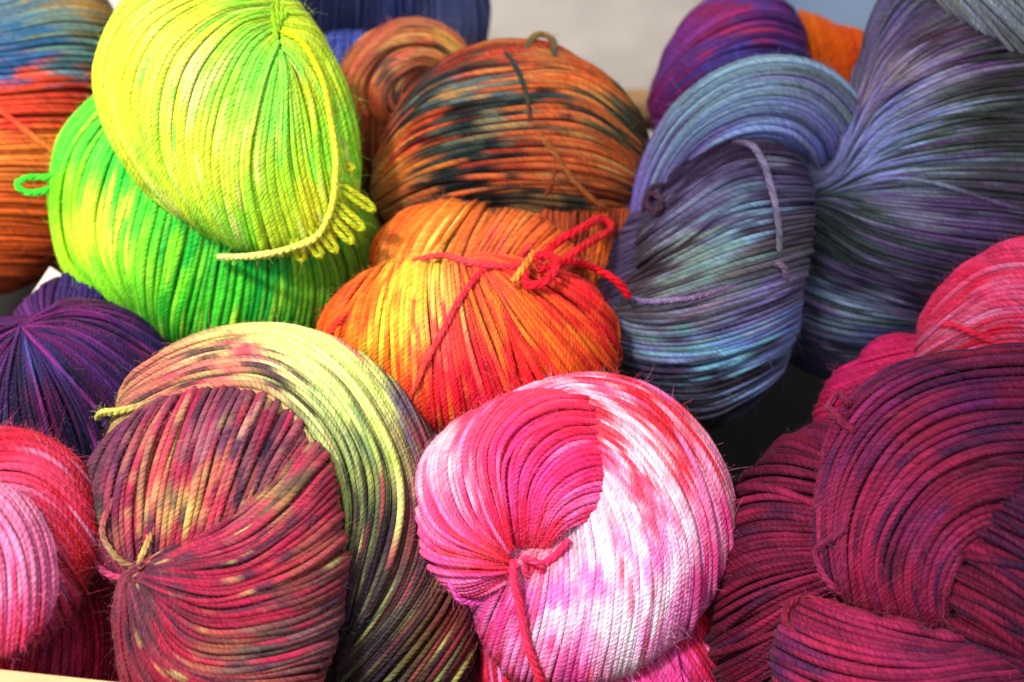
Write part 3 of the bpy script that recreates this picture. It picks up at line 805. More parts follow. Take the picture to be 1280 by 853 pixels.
yarn(sk, 'loose_end', ORL, [(660,352,4),(690,345,5),(715,346,5.5),(736,356,6),(750,368,6.5),(762,380,7)], 5.4, [(208,22,40),(205,20,35),(200,18,35)], seed=6)
yarn(sk, 'loose_end', ORL, [(652,338,6),(644,350,5.5),(632,366,4.5)], 5.0, [(238,120,40),(240,135,50)], seed=7)

# ---- purple and magenta skein, and an orange one, at the back
sk = skein('yarn_skein', 'purple and magenta skein standing behind the slate blue one')
f = Fold((910, 85), [(816,140),(828,90),(848,50),(870,20),(905,1),(950,-6),(986,15),(1002,60),(1002,120),(965,170),(890,185),(830,178)], off=0.012, tf=0.6)
build_fold(sk, f, [
    [(800,120),(830,50),(890,0),(960,-20),(1020,10)],
    [(802,145),(840,75),(895,30),(960,15),(1020,40)],
    [(806,165),(845,105),(900,65),(960,50),(1025,75)],
    [(810,180),(850,135),(905,98),(965,88),(1025,110)],
    [(815,200),(855,160),(910,130),(970,125),(1020,145)],
    [(830,220),(870,185),(920,160),(980,160)]], 5.0,
    [(830,130,(130,35,100)),(840,90,(105,55,130)),(860,50,(125,50,130)),(900,30,(140,40,95)),(940,25,(115,40,110)),(905,50,(165,50,100)),(930,15,(90,60,140)),(970,30,(75,40,105)),(900,70,(65,65,155)),(940,65,(75,65,150)),(870,90,(70,60,140)),(980,80,(55,35,95)),(850,120,(110,45,120)),(900,100,(70,60,140))],
    js=(12,6), fuzz=260, single=True, mat=WOOL_FINE)
sk = skein('yarn_skein', 'plain orange skein half hidden at the top right')
f = Fold((1035, 80), [(960,70),(975,25),(1000,20),(1040,38),(1085,52),(1105,85),(1080,130),(1020,135),(975,120)], off=0.022, tf=0.6)
build_fold(sk, f, [[(x-14, y),(x,y+40),(x+2,y+80),(x-6,y+120)] for x, y in ((965,0),(990,5),(1015,14),(1040,22),(1065,32),(1090,40),(1115,55))], 5.0,
    [(1000,50,(228,92,15)),(1030,60,(232,95,15)),(1060,80,(210,75,15))], js=(8,8), alts=[((190,65,15),.2,3)], fuzz=120, single=False, mat=WOOL_FINE)

# ---- large slate blue, teal and purple skein
sk = skein('yarn_skein', 'large slate blue, teal and violet skein with three thick folds, upper right')
VIO, LAV, SLT, TEA, DKG, DKP = (95,75,120), (125,115,165), (110,125,150), (105,140,150), (55,65,62), (55,40,62)
f = Fold((788, 345), [(755,370),(762,330),(780,290),(805,260),(830,300),(830,380),(800,420),(765,410)], off=0.010, tf=0.5)
build_fold(sk, f, [[(740,y),(775,y-14),(805,y-30),(845,y-40)] for y in (270,300,330,360,390,420,450)], 4.3, [(780,320,(75,62,95)),(790,350,(70,58,88)),(775,380,(60,50,75))], js=(8,8), single=False, fuzz=60)
BLR = Fold((1150, 215), [(1030,130),(1078,85),(1092,20),(1140,-50),(1220,-75),(1310,-50),(1365,60),(1360,190),(1300,292),(1235,352),(1180,405),(1110,458),(1040,472),(985,445),(955,400),(945,330),(955,260),(985,190)], off=0.000, tf=0.5, dips=[(1040,240,40,.25)])
build_fold(sk, BLR, [
    [(984, 223), (1046, 205), (1064, 130), (1074, 50), (1100, -30), (1170, -110)],
    [(985, 228), (1047, 210), (1074, 130), (1092, 60), (1130, -5), (1220, -60)],
    [(986, 234), (1048, 216), (1085, 135), (1122, 72), (1200, 30), (1320, -10)],
    [(987, 238), (1049, 220), (1096, 136), (1158, 84), (1240, 54), (1360, 40)],
    [(987, 243), (1049, 225), (1106, 155), (1188, 112), (1270, 95), (1380, 90)],
    [(985, 249), (1047, 231), (1108, 184), (1190, 156), (1280, 146), (1385, 150)],
    [(983, 255), (1045, 237), (1108, 210), (1190, 196), (1280, 192), (1380, 205)],
    [(978, 261), (1040, 243), (1108, 234), (1190, 234), (1270, 240), (1350, 250)],
    [(970, 266), (1032, 248), (1098, 262), (1180, 276), (1260, 286), (1330, 292)],
    [(975, 244), (1020, 258), (1088, 290), (1170, 314), (1240, 325), (1295, 322)],
    [(963, 268), (1008, 282), (1076, 322), (1148, 344), (1208, 356), (1262, 358)],
    [(945, 311), (990, 325), (1056, 352), (1126, 372), (1180, 386), (1228, 392)],
    [(935, 346), (980, 360), (1046, 384), (1106, 394), (1156, 400), (1205, 410)],
    [(925, 374), (970, 388), (1028, 415), (1086, 426), (1140, 424), (1180, 430)],
    [(917, 396), (962, 410), (1015, 448), (1070, 462), (1115, 458), (1155, 460)],
    [(915, 426), (960, 440), (1010, 485), (1070, 500), (1130, 490)]], 4.2,
    [(1090,60,(95,90,105)),(1085,120,(105,85,125)),(1120,40,(100,90,130)),(1180,15,(95,92,95)),(1150,60,(85,62,75)),(1220,50,(80,60,70)),(1110,110,(140,120,120)),(1100,160,(125,125,180)),(1140,110,(135,125,150)),(1180,90,(120,110,120)),(1230,80,(80,62,80)),(1260,95,(70,68,62)),(1130,150,(125,140,160)),(1160,130,(130,130,150)),(1190,140,(80,90,82)),(1250,140,(60,62,58)),
     (1100,190,(130,135,180)),(1140,180,(120,140,165)),(1180,190,(85,98,92)),(1240,190,(65,68,62)),(1100,220,(120,125,165)),(1150,220,(110,120,130)),(1220,220,(80,78,85)),(1270,230,(85,72,85)),(1080,250,(85,100,95)),(1140,260,(120,115,135)),(1220,265,(100,78,115)),(1200,300,(92,72,112)),(1100,300,(72,82,85)),(1060,280,(50,58,55)),
     (1130,330,(82,72,98)),(1190,340,(70,52,88)),(1040,330,(42,45,50)),(1080,350,(52,44,68)),(1040,360,(80,100,110)),(1060,375,(115,130,150)),(1110,385,(100,110,130)),(1160,370,(58,44,70)),(1040,400,(80,95,105)),(1090,400,(95,115,125)),(1010,390,(45,48,58)),(1040,430,(50,48,70)),(1090,440,(70,70,115)),(1130,420,(80,80,125)),(1060,455,(62,58,85))],
    gain=(.84,.90,1.02), contrast=1.35, js=(20,4.5), alts=[(DKG,.14,6),((125,120,150),.06,6),((100,75,115),.08,5)], fuzz=900, power=4.5, stray=0.07, sat=1.15, pack=.88, inner=-0.9)
COLLAR = Bundle([(800,345,10,0),(806,285,14,-.004),(824,222,22,-.008),(866,163,34,-.012),(930,128,45,-.014),(995,128,50,-.012),(1038,160,46,-.008),(1050,205,34,-.002),(1040,245,18,.004)], off=-0.004, tf=0.62, ref=205)
build_fold(sk, COLLAR, [[(0,a),(.25,a),(.5,a*.96),(.75,a),(1,a)] for a in (-2.2,-1.6,-1.1,-.6,-.1,.4,.9,1.4,1.9,2.4)], 4.5,
    [(805,270,(120,105,170)),(820,220,(115,110,150)),(840,170,(120,140,155)),(880,120,(125,150,165)),(930,100,(130,155,165)),(980,95,(120,140,160)),(1030,100,(110,118,135)),(1060,140,(95,95,125)),(870,160,(115,140,160)),(900,150,(125,140,185)),(850,200,(125,115,170)),(950,130,(120,140,165)),(990,140,(115,125,165)),(1020,180,(105,110,165)),(1040,210,(85,75,120)),(970,160,(120,130,180))],
    gain=(.88,.93,1.02), sat=1.15, contrast=1.3, dive=(0,0), js=(10,10), alts=[((95,110,105),.10,4),((120,105,160),.10,4)], fuzz=700, power=4)
BLI = Fold((893, 350), [(798,335),(803,285),(826,242),(868,202),(920,178),(970,182),(1006,215),(1014,260),(1008,310),(998,360),(992,410),(976,452),(940,502),(888,532),(830,508),(784,462),(765,420),(768,392),(788,366)], off=0.005, tf=0.85)
build_fold(sk, BLI, [
    [(790,255),(850,190),(925,140),(1010,150)],
    [(784,292),(850,228),(925,180),(1030,190)],
    [(782,320),(850,268),(925,226),(1036,222)],
    [(780,346),(850,306),(930,266),(1036,252)],
    [(776,370),(850,340),(930,308),(1034,285)],
    [(770,390),(850,372),(930,346),(1028,318)],
    [(748,380),(795,402),(860,402),(935,382),(1024,350)],
    [(738,398),(785,432),(862,438),(938,418),(1020,380)],
    [(736,420),(784,462),(866,474),(936,454),(1012,412)],
    [(745,450),(792,496),(874,512),(932,490),(1000,446)],
    [(760,485),(815,535),(885,555),(945,525),(995,480)]], 4.1,
    [(850,230,(60,42,70)),(820,280,(75,60,85)),(900,205,(55,38,62)),(960,205,(60,45,72)),(880,240,(85,72,105)),(950,240,(85,75,105)),(840,270,(95,88,115)),(900,265,(100,120,135)),(970,265,(85,80,105)),(860,300,(90,78,110)),(920,290,(110,130,150)),(980,290,(90,80,90)),(850,320,(110,122,112)),(910,320,(105,130,125)),(970,320,(92,88,85)),(820,345,(70,52,58)),(870,340,(105,118,108)),(940,340,(90,105,98)),
     (840,360,(82,76,78)),(900,370,(105,92,105)),(960,360,(110,100,140)),(820,390,(85,70,78)),(880,395,(88,82,92)),(940,390,(85,80,110)),(790,410,(105,110,125)),(800,435,(105,112,145)),(850,425,(85,112,112)),(900,425,(95,118,155)),(950,415,(90,110,165)),(975,420,(100,110,150)),(880,445,(95,135,150)),(930,440,(95,135,145)),(810,455,(90,85,110)),(850,460,(65,55,78)),(900,470,(50,48,60)),(800,480,(62,60,72)),(860,495,(50,50,55)),(930,480,(60,58,75)),(890,520,(40,40,45))],
    gain=(.84,.90,1.02), contrast=1.35, js=(22,4), alts=[((55,42,60),.12,6),((120,125,140),.05,6)], fuzz=700, power=4.5, stray=0.07, sat=1.15, pack=.88, inner=-0.9)
f = Fold((1275, -30), [(1140,-60),(1170,-10),(1210,22),(1250,45),(1300,70),(1360,60),(1380,-30),(1330,-100),(1220,-110)], off=-0.03, ref=200, tf=0.45)
build_fold(sk, f, [[(1130+dx,-110+dy),(1190+dx,-30+dy),(1240+dx,20+dy),(1330+dx,110+dy)] for dx, dy in ((-20,20),(5,10),(30,0),(55,-10),(80,-20),(105,-30),(130,-40))], 4.7,
    [(1200,5,(105,110,100)),(1230,10,(125,138,155)),(1260,20,(135,148,165)),(1275,5,(90,98,98)),(1250,35,(110,115,125))], js=(10,10), alts=[((80,85,70),.2,3)], fuzz=120, single=True)
yarn(sk, 'tie', BLI, [(916,182,.5),(935,195,2.5),(950,220,2.8),(960,255,2.8),(965,290,2.6),(967,318,1.5)], 4.6, [(95,80,105),(125,115,150),(115,105,135),(100,105,115)])
yarn(sk, 'tie', BLI, [(960,330,1.2),(968,336,2.6),(975,350,1.6)], 4.6, [(125,105,130),(110,90,115)])
yarn(sk, 'tie', BLI, [(792,372,1),(815,375,2.2),(850,373,2.2),(880,368,2),(915,355,1)], 3.6, [(120,105,160),(130,110,155),(110,85,120)])
yarn(sk, 'knot', BLI, [(806,268,1),(816,258,2.8),(828,256,3.2),(834,266,2.8),(826,274,2),(818,264,3.4),(824,248,3.4),(834,240,2)], 4.2, [(70,45,65),(60,40,58)])

# ---- hot pink skein at the right edge
sk = skein('yarn_skein', 'hot pink and red skein at the right edge under the slate blue one')
f = Fold((1105, 485), [(1022,530),(1034,490),(1075,455),(1140,425),(1200,430),(1210,490),(1170,550),(1090,575),(1035,570)], off=0.014, tf=0.5)
build_fold(sk, f, [[(1000,y+25),(1060,y),(1130,y-22),(1230,y-35)] for y in (430,455,480,505,530,555,580,610)], 4.8, [(1060,480,(175,30,90)),(1120,450,(185,35,90)),(1150,440,(200,40,100)),(1040,510,(140,20,60)),(1090,500,(150,22,70))], js=(10,5), single=False, fuzz=120, mat=WOOL_FINE)
f = Fold((1255, 400), [(1152,420),(1162,388),(1188,355),(1230,324),(1290,302),(1360,310),(1390,400),(1350,480),(1250,492),(1165,478)], off=-0.004, ref=460, tf=0.6)
build_fold(sk, f, [
    [(1135,400),(1185,335),(1250,295),(1370,290)],
    [(1138,420),(1190,358),(1255,322),(1380,325)],
    [(1140,438),(1195,384),(1260,352),(1385,360)],
    [(1142,448),(1200,408),(1265,382),(1385,395)],
    [(1142,458),(1200,428),(1268,408),(1385,425)],
    [(1142,472),(1200,448),(1268,434),(1380,450)],
    [(1145,490),(1200,468),(1268,460),(1370,475)],
    [(1150,510),(1210,495),(1290,490)]], 5.2,
    [(1180,385,(225,40,85)),(1220,345,(225,35,80)),(1260,330,(232,50,95)),(1230,365,(235,85,130)),(1190,410,(228,70,110)),(1250,390,(232,60,110)),(1220,420,(228,40,75)),(1180,440,(230,95,140)),(1250,440,(225,40,80)),(1270,410,(235,80,120))],
    js=(16,4), alts=[((235,110,150),.12,4),((210,20,55),.15,4)], fuzz=350)
yarn(sk, 'stray_strand', f, [(1180,405,1),(1200,408,2),(1225,418,2),(1260,432,1.6),(1300,440,1)], 4.6, [(220,40,80),(215,35,75)])

# ---- maroon skein bottom right
sk = skein('yarn_skein', 'dark maroon and plum skein with plaited folds at the lower right corner')
MAR = lambda k=1.0: tuple(int(v * k) for v in (140, 28, 72))
f = Fold((990, 715), [(896,725),(900,670),(925,620),(960,576),(1010,541),(1055,525),(1095,560),(1100,700),(1085,800),(1065,890),(960,900),(905,860),(891,790)], off=0.006, tf=0.66)
build_fold(sk, f, [
    [(945,540),(1005,515),(1060,520),(1130,540)],
    [(920,572),(985,548),(1048,562),(1130,585)],
    [(898,605),(970,584),(1040,598),(1130,622)],
    [(882,645),(955,620),(1035,632),(1130,652)],
    [(872,695),(945,660),(1030,664),(1130,678)],
    [(868,745),(940,702),(1028,692),(1130,692)],
    [(866,795),(938,752),(1022,722),(1120,702)],
    [(868,845),(940,806),(1014,760),(1105,722)],
    [(880,895),(955,852),(1012,808),(1090,745)],
    [(910,940),(975,895),(1020,850),(1080,790)]], 5.6,
    [(960,590,(110,25,55)),(1030,570,(140,32,75)),(930,640,(135,25,60)),(1000,620,(150,35,75)),(960,680,(125,28,62)),(1010,690,(140,30,70)),(930,740,(120,22,52)),(990,750,(150,30,70)),(930,810,(110,20,48)),(980,810,(120,25,62)),(950,660,(85,30,62))],
    gain=(.42,.41,.47), js=(25,5), alts=[((68,26,58),.16,4),((165,35,75),.14,4)], fuzz=420, pack=.88, inner=-1.2)
f = Fold((1270, 695), [(1176,695),(1184,650),(1206,608),(1246,570),(1295,548),(1360,560),(1395,690),(1360,840),(1275,848),(1212,828),(1184,760)], off=-0.030, ref=705, tf=0.55)
build_fold(sk, f, [
    [(1190,555),(1260,525),(1370,540)],
    [(1178,590),(1255,570),(1320,590),(1410,640)],
    [(1166,622),(1240,620),(1310,650),(1410,705)],
    [(1158,650),(1230,668),(1300,705),(1405,770)],
    [(1154,685),(1222,712),(1295,750),(1395,810)],
    [(1152,720),(1218,755),(1290,788),(1385,840)],
    [(1158,760),(1222,795),(1290,822),(1370,860)],
    [(1170,800),(1235,838),(1300,860)]], 5.8,
    [(1220,620,(115,35,80)),(1210,660,(150,35,72)),(1250,650,(110,35,75)),(1270,610,(80,35,75)),(1230,700,(130,32,68)),(1270,720,(85,32,68)),(1220,750,(140,28,62)),(1260,780,(120,28,62)),(1275,660,(90,35,75))],
    gain=(.42,.41,.47), js=(18,5), alts=[((55,28,62),.2,3),((160,38,75),.12,4)], fuzz=260, pack=0.9, inner=-1.2, wander=0.5, rough=0.45)
f = Fold((1165, 605), [(1027,645),(1034,582),(1050,532),(1075,495),(1110,470),(1160,455),(1220,446),(1295,440),(1360,480),(1360,580),(1300,650),(1250,690),(1222,735),(1200,785),(1130,780),(1080,765),(1040,724),(1026,685)], off=-0.020, ref=705, tf=0.62)
build_fold(sk, f, [
    [(1380,410),(1210,418),(1095,452),(1035,520),(1008,610),(1005,690),(1025,760)],
    [(1375,440),(1212,446),(1108,480),(1050,545),(1024,625),(1024,700),(1045,775)],
    [(1370,470),(1216,474),(1120,508),(1066,572),(1044,645),(1046,715),(1066,785)],
    [(1360,500),(1222,506),(1136,540),(1084,600),(1062,665),(1066,735),(1084,795)],
    [(1345,530),(1230,536),(1152,568),(1104,624),(1082,684),(1090,750),(1104,800)],
    [(1325,560),(1234,564),(1166,594),(1122,646),(1102,702),(1112,765),(1124,805)],
    [(1300,585),(1232,592),(1178,618),(1138,664),(1122,716),(1134,775),(1144,808)],
    [(1278,612),(1224,620),(1180,645),(1150,690),(1144,735),(1154,785),(1162,812)],
    [(1265,640),(1220,645),(1184,672),(1166,710),(1164,750),(1174,790),(1182,812)],
    [(1255,668),(1222,672),(1196,695),(1184,730),(1184,765),(1194,806)]], 5.8,
    [(1060,520,(140,32,75)),(1120,475,(120,35,80)),(1160,470,(60,28,60)),(1220,460,(85,30,70)),(1270,470,(110,32,75)),(1100,500,(150,40,100)),(1150,500,(140,42,100)),(1220,500,(105,35,90)),(1270,500,(130,32,72)),(1050,580,(150,40,85)),(1090,560,(135,40,95)),(1140,540,(150,32,72)),(1200,540,(130,35,85)),(1260,540,(90,30,72)),(1050,640,(160,40,85)),(1090,620,(165,38,80)),(1130,590,(150,40,85)),(1190,580,(155,32,72)),(1240,575,(110,30,65)),
     (1045,690,(165,45,95)),(1080,680,(170,36,78)),(1110,640,(168,38,82)),(1160,610,(150,35,85)),(1090,730,(165,32,70)),(1120,690,(110,30,62)),(1150,650,(140,40,95)),(1190,630,(150,32,68)),(1130,740,(160,32,70)),(1160,700,(150,40,90)),(1170,740,(160,38,80))],
    gain=(.52,.52,.58), js=(10,8), alts=[((62,28,68),.10,5),((178,42,80),.10,4)], fuzz=900, pack=0.9, inner=-1.2, wander=0.5, stray=0.05, rough=0.45)
MTOP = f
f = Fold((1120, 840), [(972,815),(984,778),(1010,755),(1050,765),(1100,780),(1160,796),(1220,810),(1268,830),(1285,880),(1150,940),(1040,930),(982,880)], off=-0.018, tf=0.55)
build_fold(sk, f, [
    [(985,715),(1060,742),(1140,768),(1225,780),(1300,780)],
    [(970,735),(1052,768),(1140,794),(1225,804),(1305,806)],
    [(956,758),(1045,796),(1140,818),(1228,818),(1310,818)],
    [(950,785),(1038,824),(1138,844),(1228,836),(1312,830)],
    [(946,815),(1032,854),(1135,872),(1232,858),(1312,845)],
    [(946,850),(1030,888),(1135,905),(1238,888),(1312,868)],
    [(955,890),(1035,925),(1140,940),(1240,920)]], 6.0,
    [(1010,770,(150,30,68)),(1080,785,(165,36,82)),(1160,810,(140,34,75)),(1220,820,(120,32,70)),(1000,800,(120,36,85)),(1060,820,(165,34,75)),(1130,830,(155,36,85)),(1200,835,(140,32,75)),(990,835,(85,32,75)),(1050,845,(160,34,75)),(1130,860,(150,34,75)),(1220,850,(110,32,68))],
    gain=(.50,.50,.56), js=(18,4), alts=[((70,28,65),.10,4),((175,38,75),.12,4)], fuzz=420, wander=0.4, rough=0.4, pack=.88, inner=-1.2)
yarn(sk, 'loose_end', MTOP, [(1078,545,1.5),(1068,538,3),(1058,526,3.6),(1052,520,4),(1058,510,4),(1066,505,3.4),(1072,515,2)], 5.6, [(115,25,55),(140,38,78),(112,28,60)])
yarn(sk, 'stray_strand', MTOP, [(1062,745,.5),(1048,722,2.2),(1036,700,2.4),(1034,680,2.4),(1052,668,2.2),(1068,655,1.6)], 5.2, [(118,26,58),(125,32,72),(120,32,72),(100,26,60)])
yarn(sk, 'stray_strand', f, [(1000,795,.5),(992,780,2),(1002,762,2.6),(1020,755,2.6),(1050,764,2),(1100,780,1)], 5.2, [(100,20,44),(115,24,50),(112,24,52)])

# ---- pink and white skein, front centre
sk = skein('yarn_skein', 'pink, magenta and white swirled skein at the front centre')
f = Fold((765, 815), [(592,790),(640,740),(760,720),(880,730),(897,790),(893,860),(850,925),(740,950),(640,920),(600,860)], off=0.010, ref=690, tf=0.5)
build_fold(sk, f, [
    [(860,680),(905,720),(940,780)],
    [(830,700),(885,758),(930,820)],
    [(800,720),(862,790),(912,870)],
    [(765,740),(822,815),(870,910)],
    [(725,750),(772,830),(810,940)],
    [(680,750),(710,840),(730,950)],
    [(640,750),(650,840),(660,940)],
    [(600,750),(595,830),(610,920)]], 5.0,
    [(880,770,(190,25,40)),(860,790,(195,35,70)),(850,820,(200,60,140)),(820,830,(205,70,150)),(800,850,(190,40,110)),(875,830,(170,25,60)),(750,860,(185,50,110)),(640,850,(160,25,50)),(680,860,(170,30,60))], js=(6,12), alts=[((215,110,170),.10,4)], fuzz=350)
WO = Fold((742, 662), [(590,530),(640,500),(690,479),(750,473),(810,489),(860,528),(896,580),(913,640),(906,700),(882,746),(852,786),(812,820),(762,845),(700,856),(640,842),(608,800),(594,750),(580,690),(576,600)], off=-0.004, tf=0.55, dips=[(690,675,45,.22)])
build_fold(sk, WO, [
    [(590,520),(680,450),(800,445),(900,510),(950,620),(945,740)],
    [(620,515),(705,474),(800,485),(878,550),(918,640),(914,735)],
    [(650,515),(725,494),(805,525),(862,595),(888,675),(884,765)],
    [(690,515),(765,538),(820,602),(850,680),(848,760),(835,815)],
    [(735,545),(795,605),(826,680),(825,760),(805,845)],
    [(755,590),(790,655),(800,730),(788,800),(770,870)],
    [(748,630),(766,690),(764,760),(748,830),(735,885)],
    [(726,655),(731,712),(722,785),(708,850),(700,900)],
    [(700,668),(692,724),(678,792),(665,850),(660,895)],
    [(680,676),(658,732),(636,792),(625,840),(620,880)],
    [(662,682),(628,728),(602,775),(590,820)],
    [(650,682),(605,712),(575,745),(560,785)]], 4.9,
    [(680,485,(240,170,200)),(740,480,(225,90,130)),(700,500,(244,210,225)),(760,510,(245,215,228)),(740,520,(218,55,75),2),(800,505,(214,40,60),2),(780,540,(246,225,235)),(830,540,(214,42,60),2),(800,570,(246,225,236)),(760,560,(216,45,68),2),(870,580,(238,160,180)),(850,600,(214,45,65),2),(830,610,(246,220,235)),(800,610,(218,60,90),1.6),(790,580,(244,200,215)),(890,640,(235,150,185)),(870,650,(230,110,160)),(850,650,(246,215,235)),
     (815,640,(225,80,120)),(790,640,(246,200,215)),(770,620,(246,215,225)),(880,700,(210,55,130)),(860,710,(212,70,150)),(840,700,(248,232,242)),(820,690,(225,110,180)),(800,690,(248,225,240)),(780,680,(238,150,195)),(760,690,(248,235,242)),(740,690,(247,222,236)),(720,700,(246,205,225)),(700,700,(240,150,175)),(680,710,(238,140,165)),(850,760,(225,110,185)),(820,760,(248,232,242)),(790,760,(247,225,240)),(760,760,(248,230,242)),(740,740,(232,130,205)),
     (720,760,(246,210,235)),(700,750,(228,120,200)),(690,780,(246,222,238)),(670,750,(225,100,170)),(660,780,(224,85,150)),(640,760,(215,60,130)),(620,770,(220,70,150)),(640,800,(235,140,190)),(620,800,(215,60,120)),(640,830,(205,45,80)),(700,820,(228,100,180)),(680,820,(238,160,205)),(740,820,(240,170,215)),(780,810,(246,215,235)),(720,840,(215,70,150)),(660,840,(212,55,110)),(810,800,(236,150,205)),(600,760,(222,100,170))],
    js=(7,14), gain=(.80,.69,.77), alts=[((228,125,190),.15,6),((222,70,100),.06,6)], fuzz=1500, power=5, stray=0.07)
WB = Fold((650, 600), [(526,620),(531,580),(552,550),(598,519),(648,500),(700,494),(742,508),(766,550),(774,600),(768,640),(742,666),(692,692),(662,704),(622,738),(570,740),(538,702)], off=-0.0125, ref=662, tf=0.56, dips=[(665,692,34,.25)])
build_fold(sk, WB, [
    [(800,650),(752,648),(710,660),(678,684)],
    [(802,625),(746,620),(700,640),(672,682)],
    [(800,598),(735,592),(686,622),(664,682)],
    [(795,568),(718,562),(668,604),(656,682)],
    [(785,538),(700,532),(646,584),(648,684)],
    [(765,508),(676,508),(620,568),(638,686)],
    [(735,480),(645,492),(590,560),(602,640),(636,690)],
    [(695,462),(606,505),(556,572),(574,646),(636,696)],
    [(640,455),(562,520),(526,595),(550,664),(638,702)],
    [(585,480),(522,545),(506,630),(540,700),(640,708)],
    [(535,535),(492,625),(515,715),(580,742),(648,716)],
    [(500,590),(490,690),(540,770),(620,760)]], 4.9,
    [(560,560,(243,190,218)),(540,600,(242,185,215)),(560,610,(238,150,200)),(580,580,(240,160,205)),(545,640,(235,120,190)),(575,640,(232,100,165)),(600,560,(228,75,140)),(600,530,(228,80,130)),(640,515,(225,70,120)),(690,505,(225,75,120)),(620,580,(222,50,125)),(640,560,(225,60,150)),(660,540,(222,55,120)),(700,530,(215,45,100)),(650,590,(215,70,170)),(640,630,(215,40,105)),(670,590,(222,60,150)),(700,560,(218,50,120)),
     (740,540,(205,40,90)),(690,610,(215,60,150)),(720,590,(212,45,120)),(755,580,(205,40,110)),(720,630,(222,110,190)),(745,620,(210,70,160)),(700,640,(222,90,170)),(740,650,(205,45,100)),(600,640,(222,55,120)),(620,670,(218,40,85)),(590,670,(222,70,140)),(560,680,(225,90,170)),(610,690,(225,70,90)),(590,710,(220,70,160)),(640,680,(215,35,75)),(690,665,(215,50,100)),(560,720,(225,100,175))],
    js=(7,10), gain=(.95,.66,.60), alts=[((230,120,195),.06,4),((215,35,85),.08,4)], fuzz=1300, power=5, stray=0.07)
yarn(sk, 'tie', WB, [(706,668,2),(690,680,3),(676,688,3.4),(662,692,3.6),(655,702,3.8)], 5.4, [(215,45,95),(218,40,90),(215,40,80)])
yarn(sk, 'tie', WO, [(655,694,5),(655,715,5),(657,745,3.4),(662,780,3),(672,815,2.8),(686,845,2.4),(695,870,2)], 5.8, [(215,40,80),(218,45,85),(214,38,70),(210,35,65)], mat=WOOL_FINE)
yarn(sk, 'knot', WB, [(652,688,3),(660,682,5),(672,686,5.4),(670,698,5),(658,700,4.4),(654,690,4.5)], 5.0, [(215,45,90),(218,50,95)], mat=WOOL_FINE)
yarn(sk, 'yarn_loop', WB, [(566,722,1),(580,740,2),(600,748,2.4),(625,742,2),(650,725,1)], 4.8, [(225,80,160),(222,70,160),(215,60,130)])

# ---- crimson, plum and yellow green skein
sk = skein('yarn_skein', 'crimson, plum and yellow green variegated skein at the front left')
CRI, PLU, YGR, INK, TAN = (170,32,72), (100,48,82), (172,178,105), (52,38,56), (165,130,95)
TB = Fold((375, 650), [(145,540),(158,492),(190,456),(240,426),(300,412),(360,411),(420,428),(470,463),(510,508),(541,560),(562,650),(592,760),(590,850),(540,925),(400,950),(300,920),(230,820),(165,660)], off=0.000, tf=0.52)
build_fold(sk, TB, [
    [(130,575),(190,535),(255,512),(330,520),(385,590),(410,660),(400,740)],
    [(132,552),(196,510),(262,488),(338,492),(402,555),(428,645),(412,745)],
    [(134,528),(203,485),(272,462),(346,466),(418,530),(450,630),(425,765)],
    [(138,506),(213,460),(285,438),(362,444),(436,508),(478,620),(440,785)],
    [(150,478),(232,434),(305,417),(388,428),(460,498),(507,612),(490,722),(420,825)],
    [(180,440),(258,408),(332,395),(424,416),(494,486),(540,600),(540,722),(430,865)],
    [(225,405),(300,384),(384,382),(466,420),(536,504),(574,610),(588,740),(475,905)],
    [(300,365),(384,360),(480,392),(572,490),(610,620),(630,760),(550,930)],
    [(400,330),(500,370),(610,480),(650,620),(670,780)]], 5.2,
    [(170,500,(165,90,85)),(200,480,(175,105,85)),(240,450,(190,140,100)),(230,490,(175,60,80)),(270,430,(195,175,105)),(260,470,(190,95,90)),(300,440,(180,70,90)),(310,420,(205,200,115)),(340,430,(205,205,120)),(330,460,(160,115,110)),(350,470,(195,190,120)),(160,520,(170,150,85)),(300,480,(165,130,90)),
     (370,450,(205,212,125)),(400,460,(205,215,125)),(390,500,(170,190,115)),(420,500,(180,200,115)),(400,540,(150,165,100)),(440,500,(200,212,110)),(450,550,(115,140,90)),(470,530,(185,200,100)),(480,580,(150,165,80)),(430,600,(135,150,85)),(460,630,(95,110,65)),(500,520,(95,85,105)),(520,560,(120,60,75)),(500,600,(120,110,75)),(530,600,(90,62,75)),
     (540,640,(120,40,62)),(520,660,(70,40,60)),(480,680,(75,75,60)),(520,700,(110,60,55)),(450,740,(55,38,50)),(500,740,(80,70,65)),(540,740,(105,60,50)),(460,790,(45,42,48)),(520,800,(90,70,45)),(560,780,(110,45,45)),(480,840,(48,34,44)),(560,840,(55,34,42))],  # the dark tones low on the right also paint in the front fold's shadow
    js=(8,14), gain=.85, contrast=1.2, alts=[(YGR,.08,8),(INK,.18,9),((150,60,75),.07,7)], fuzz=700, power=4.5, wander=0.5, stray=0.05, rough=0.45, pack=.88, inner=-1.0)
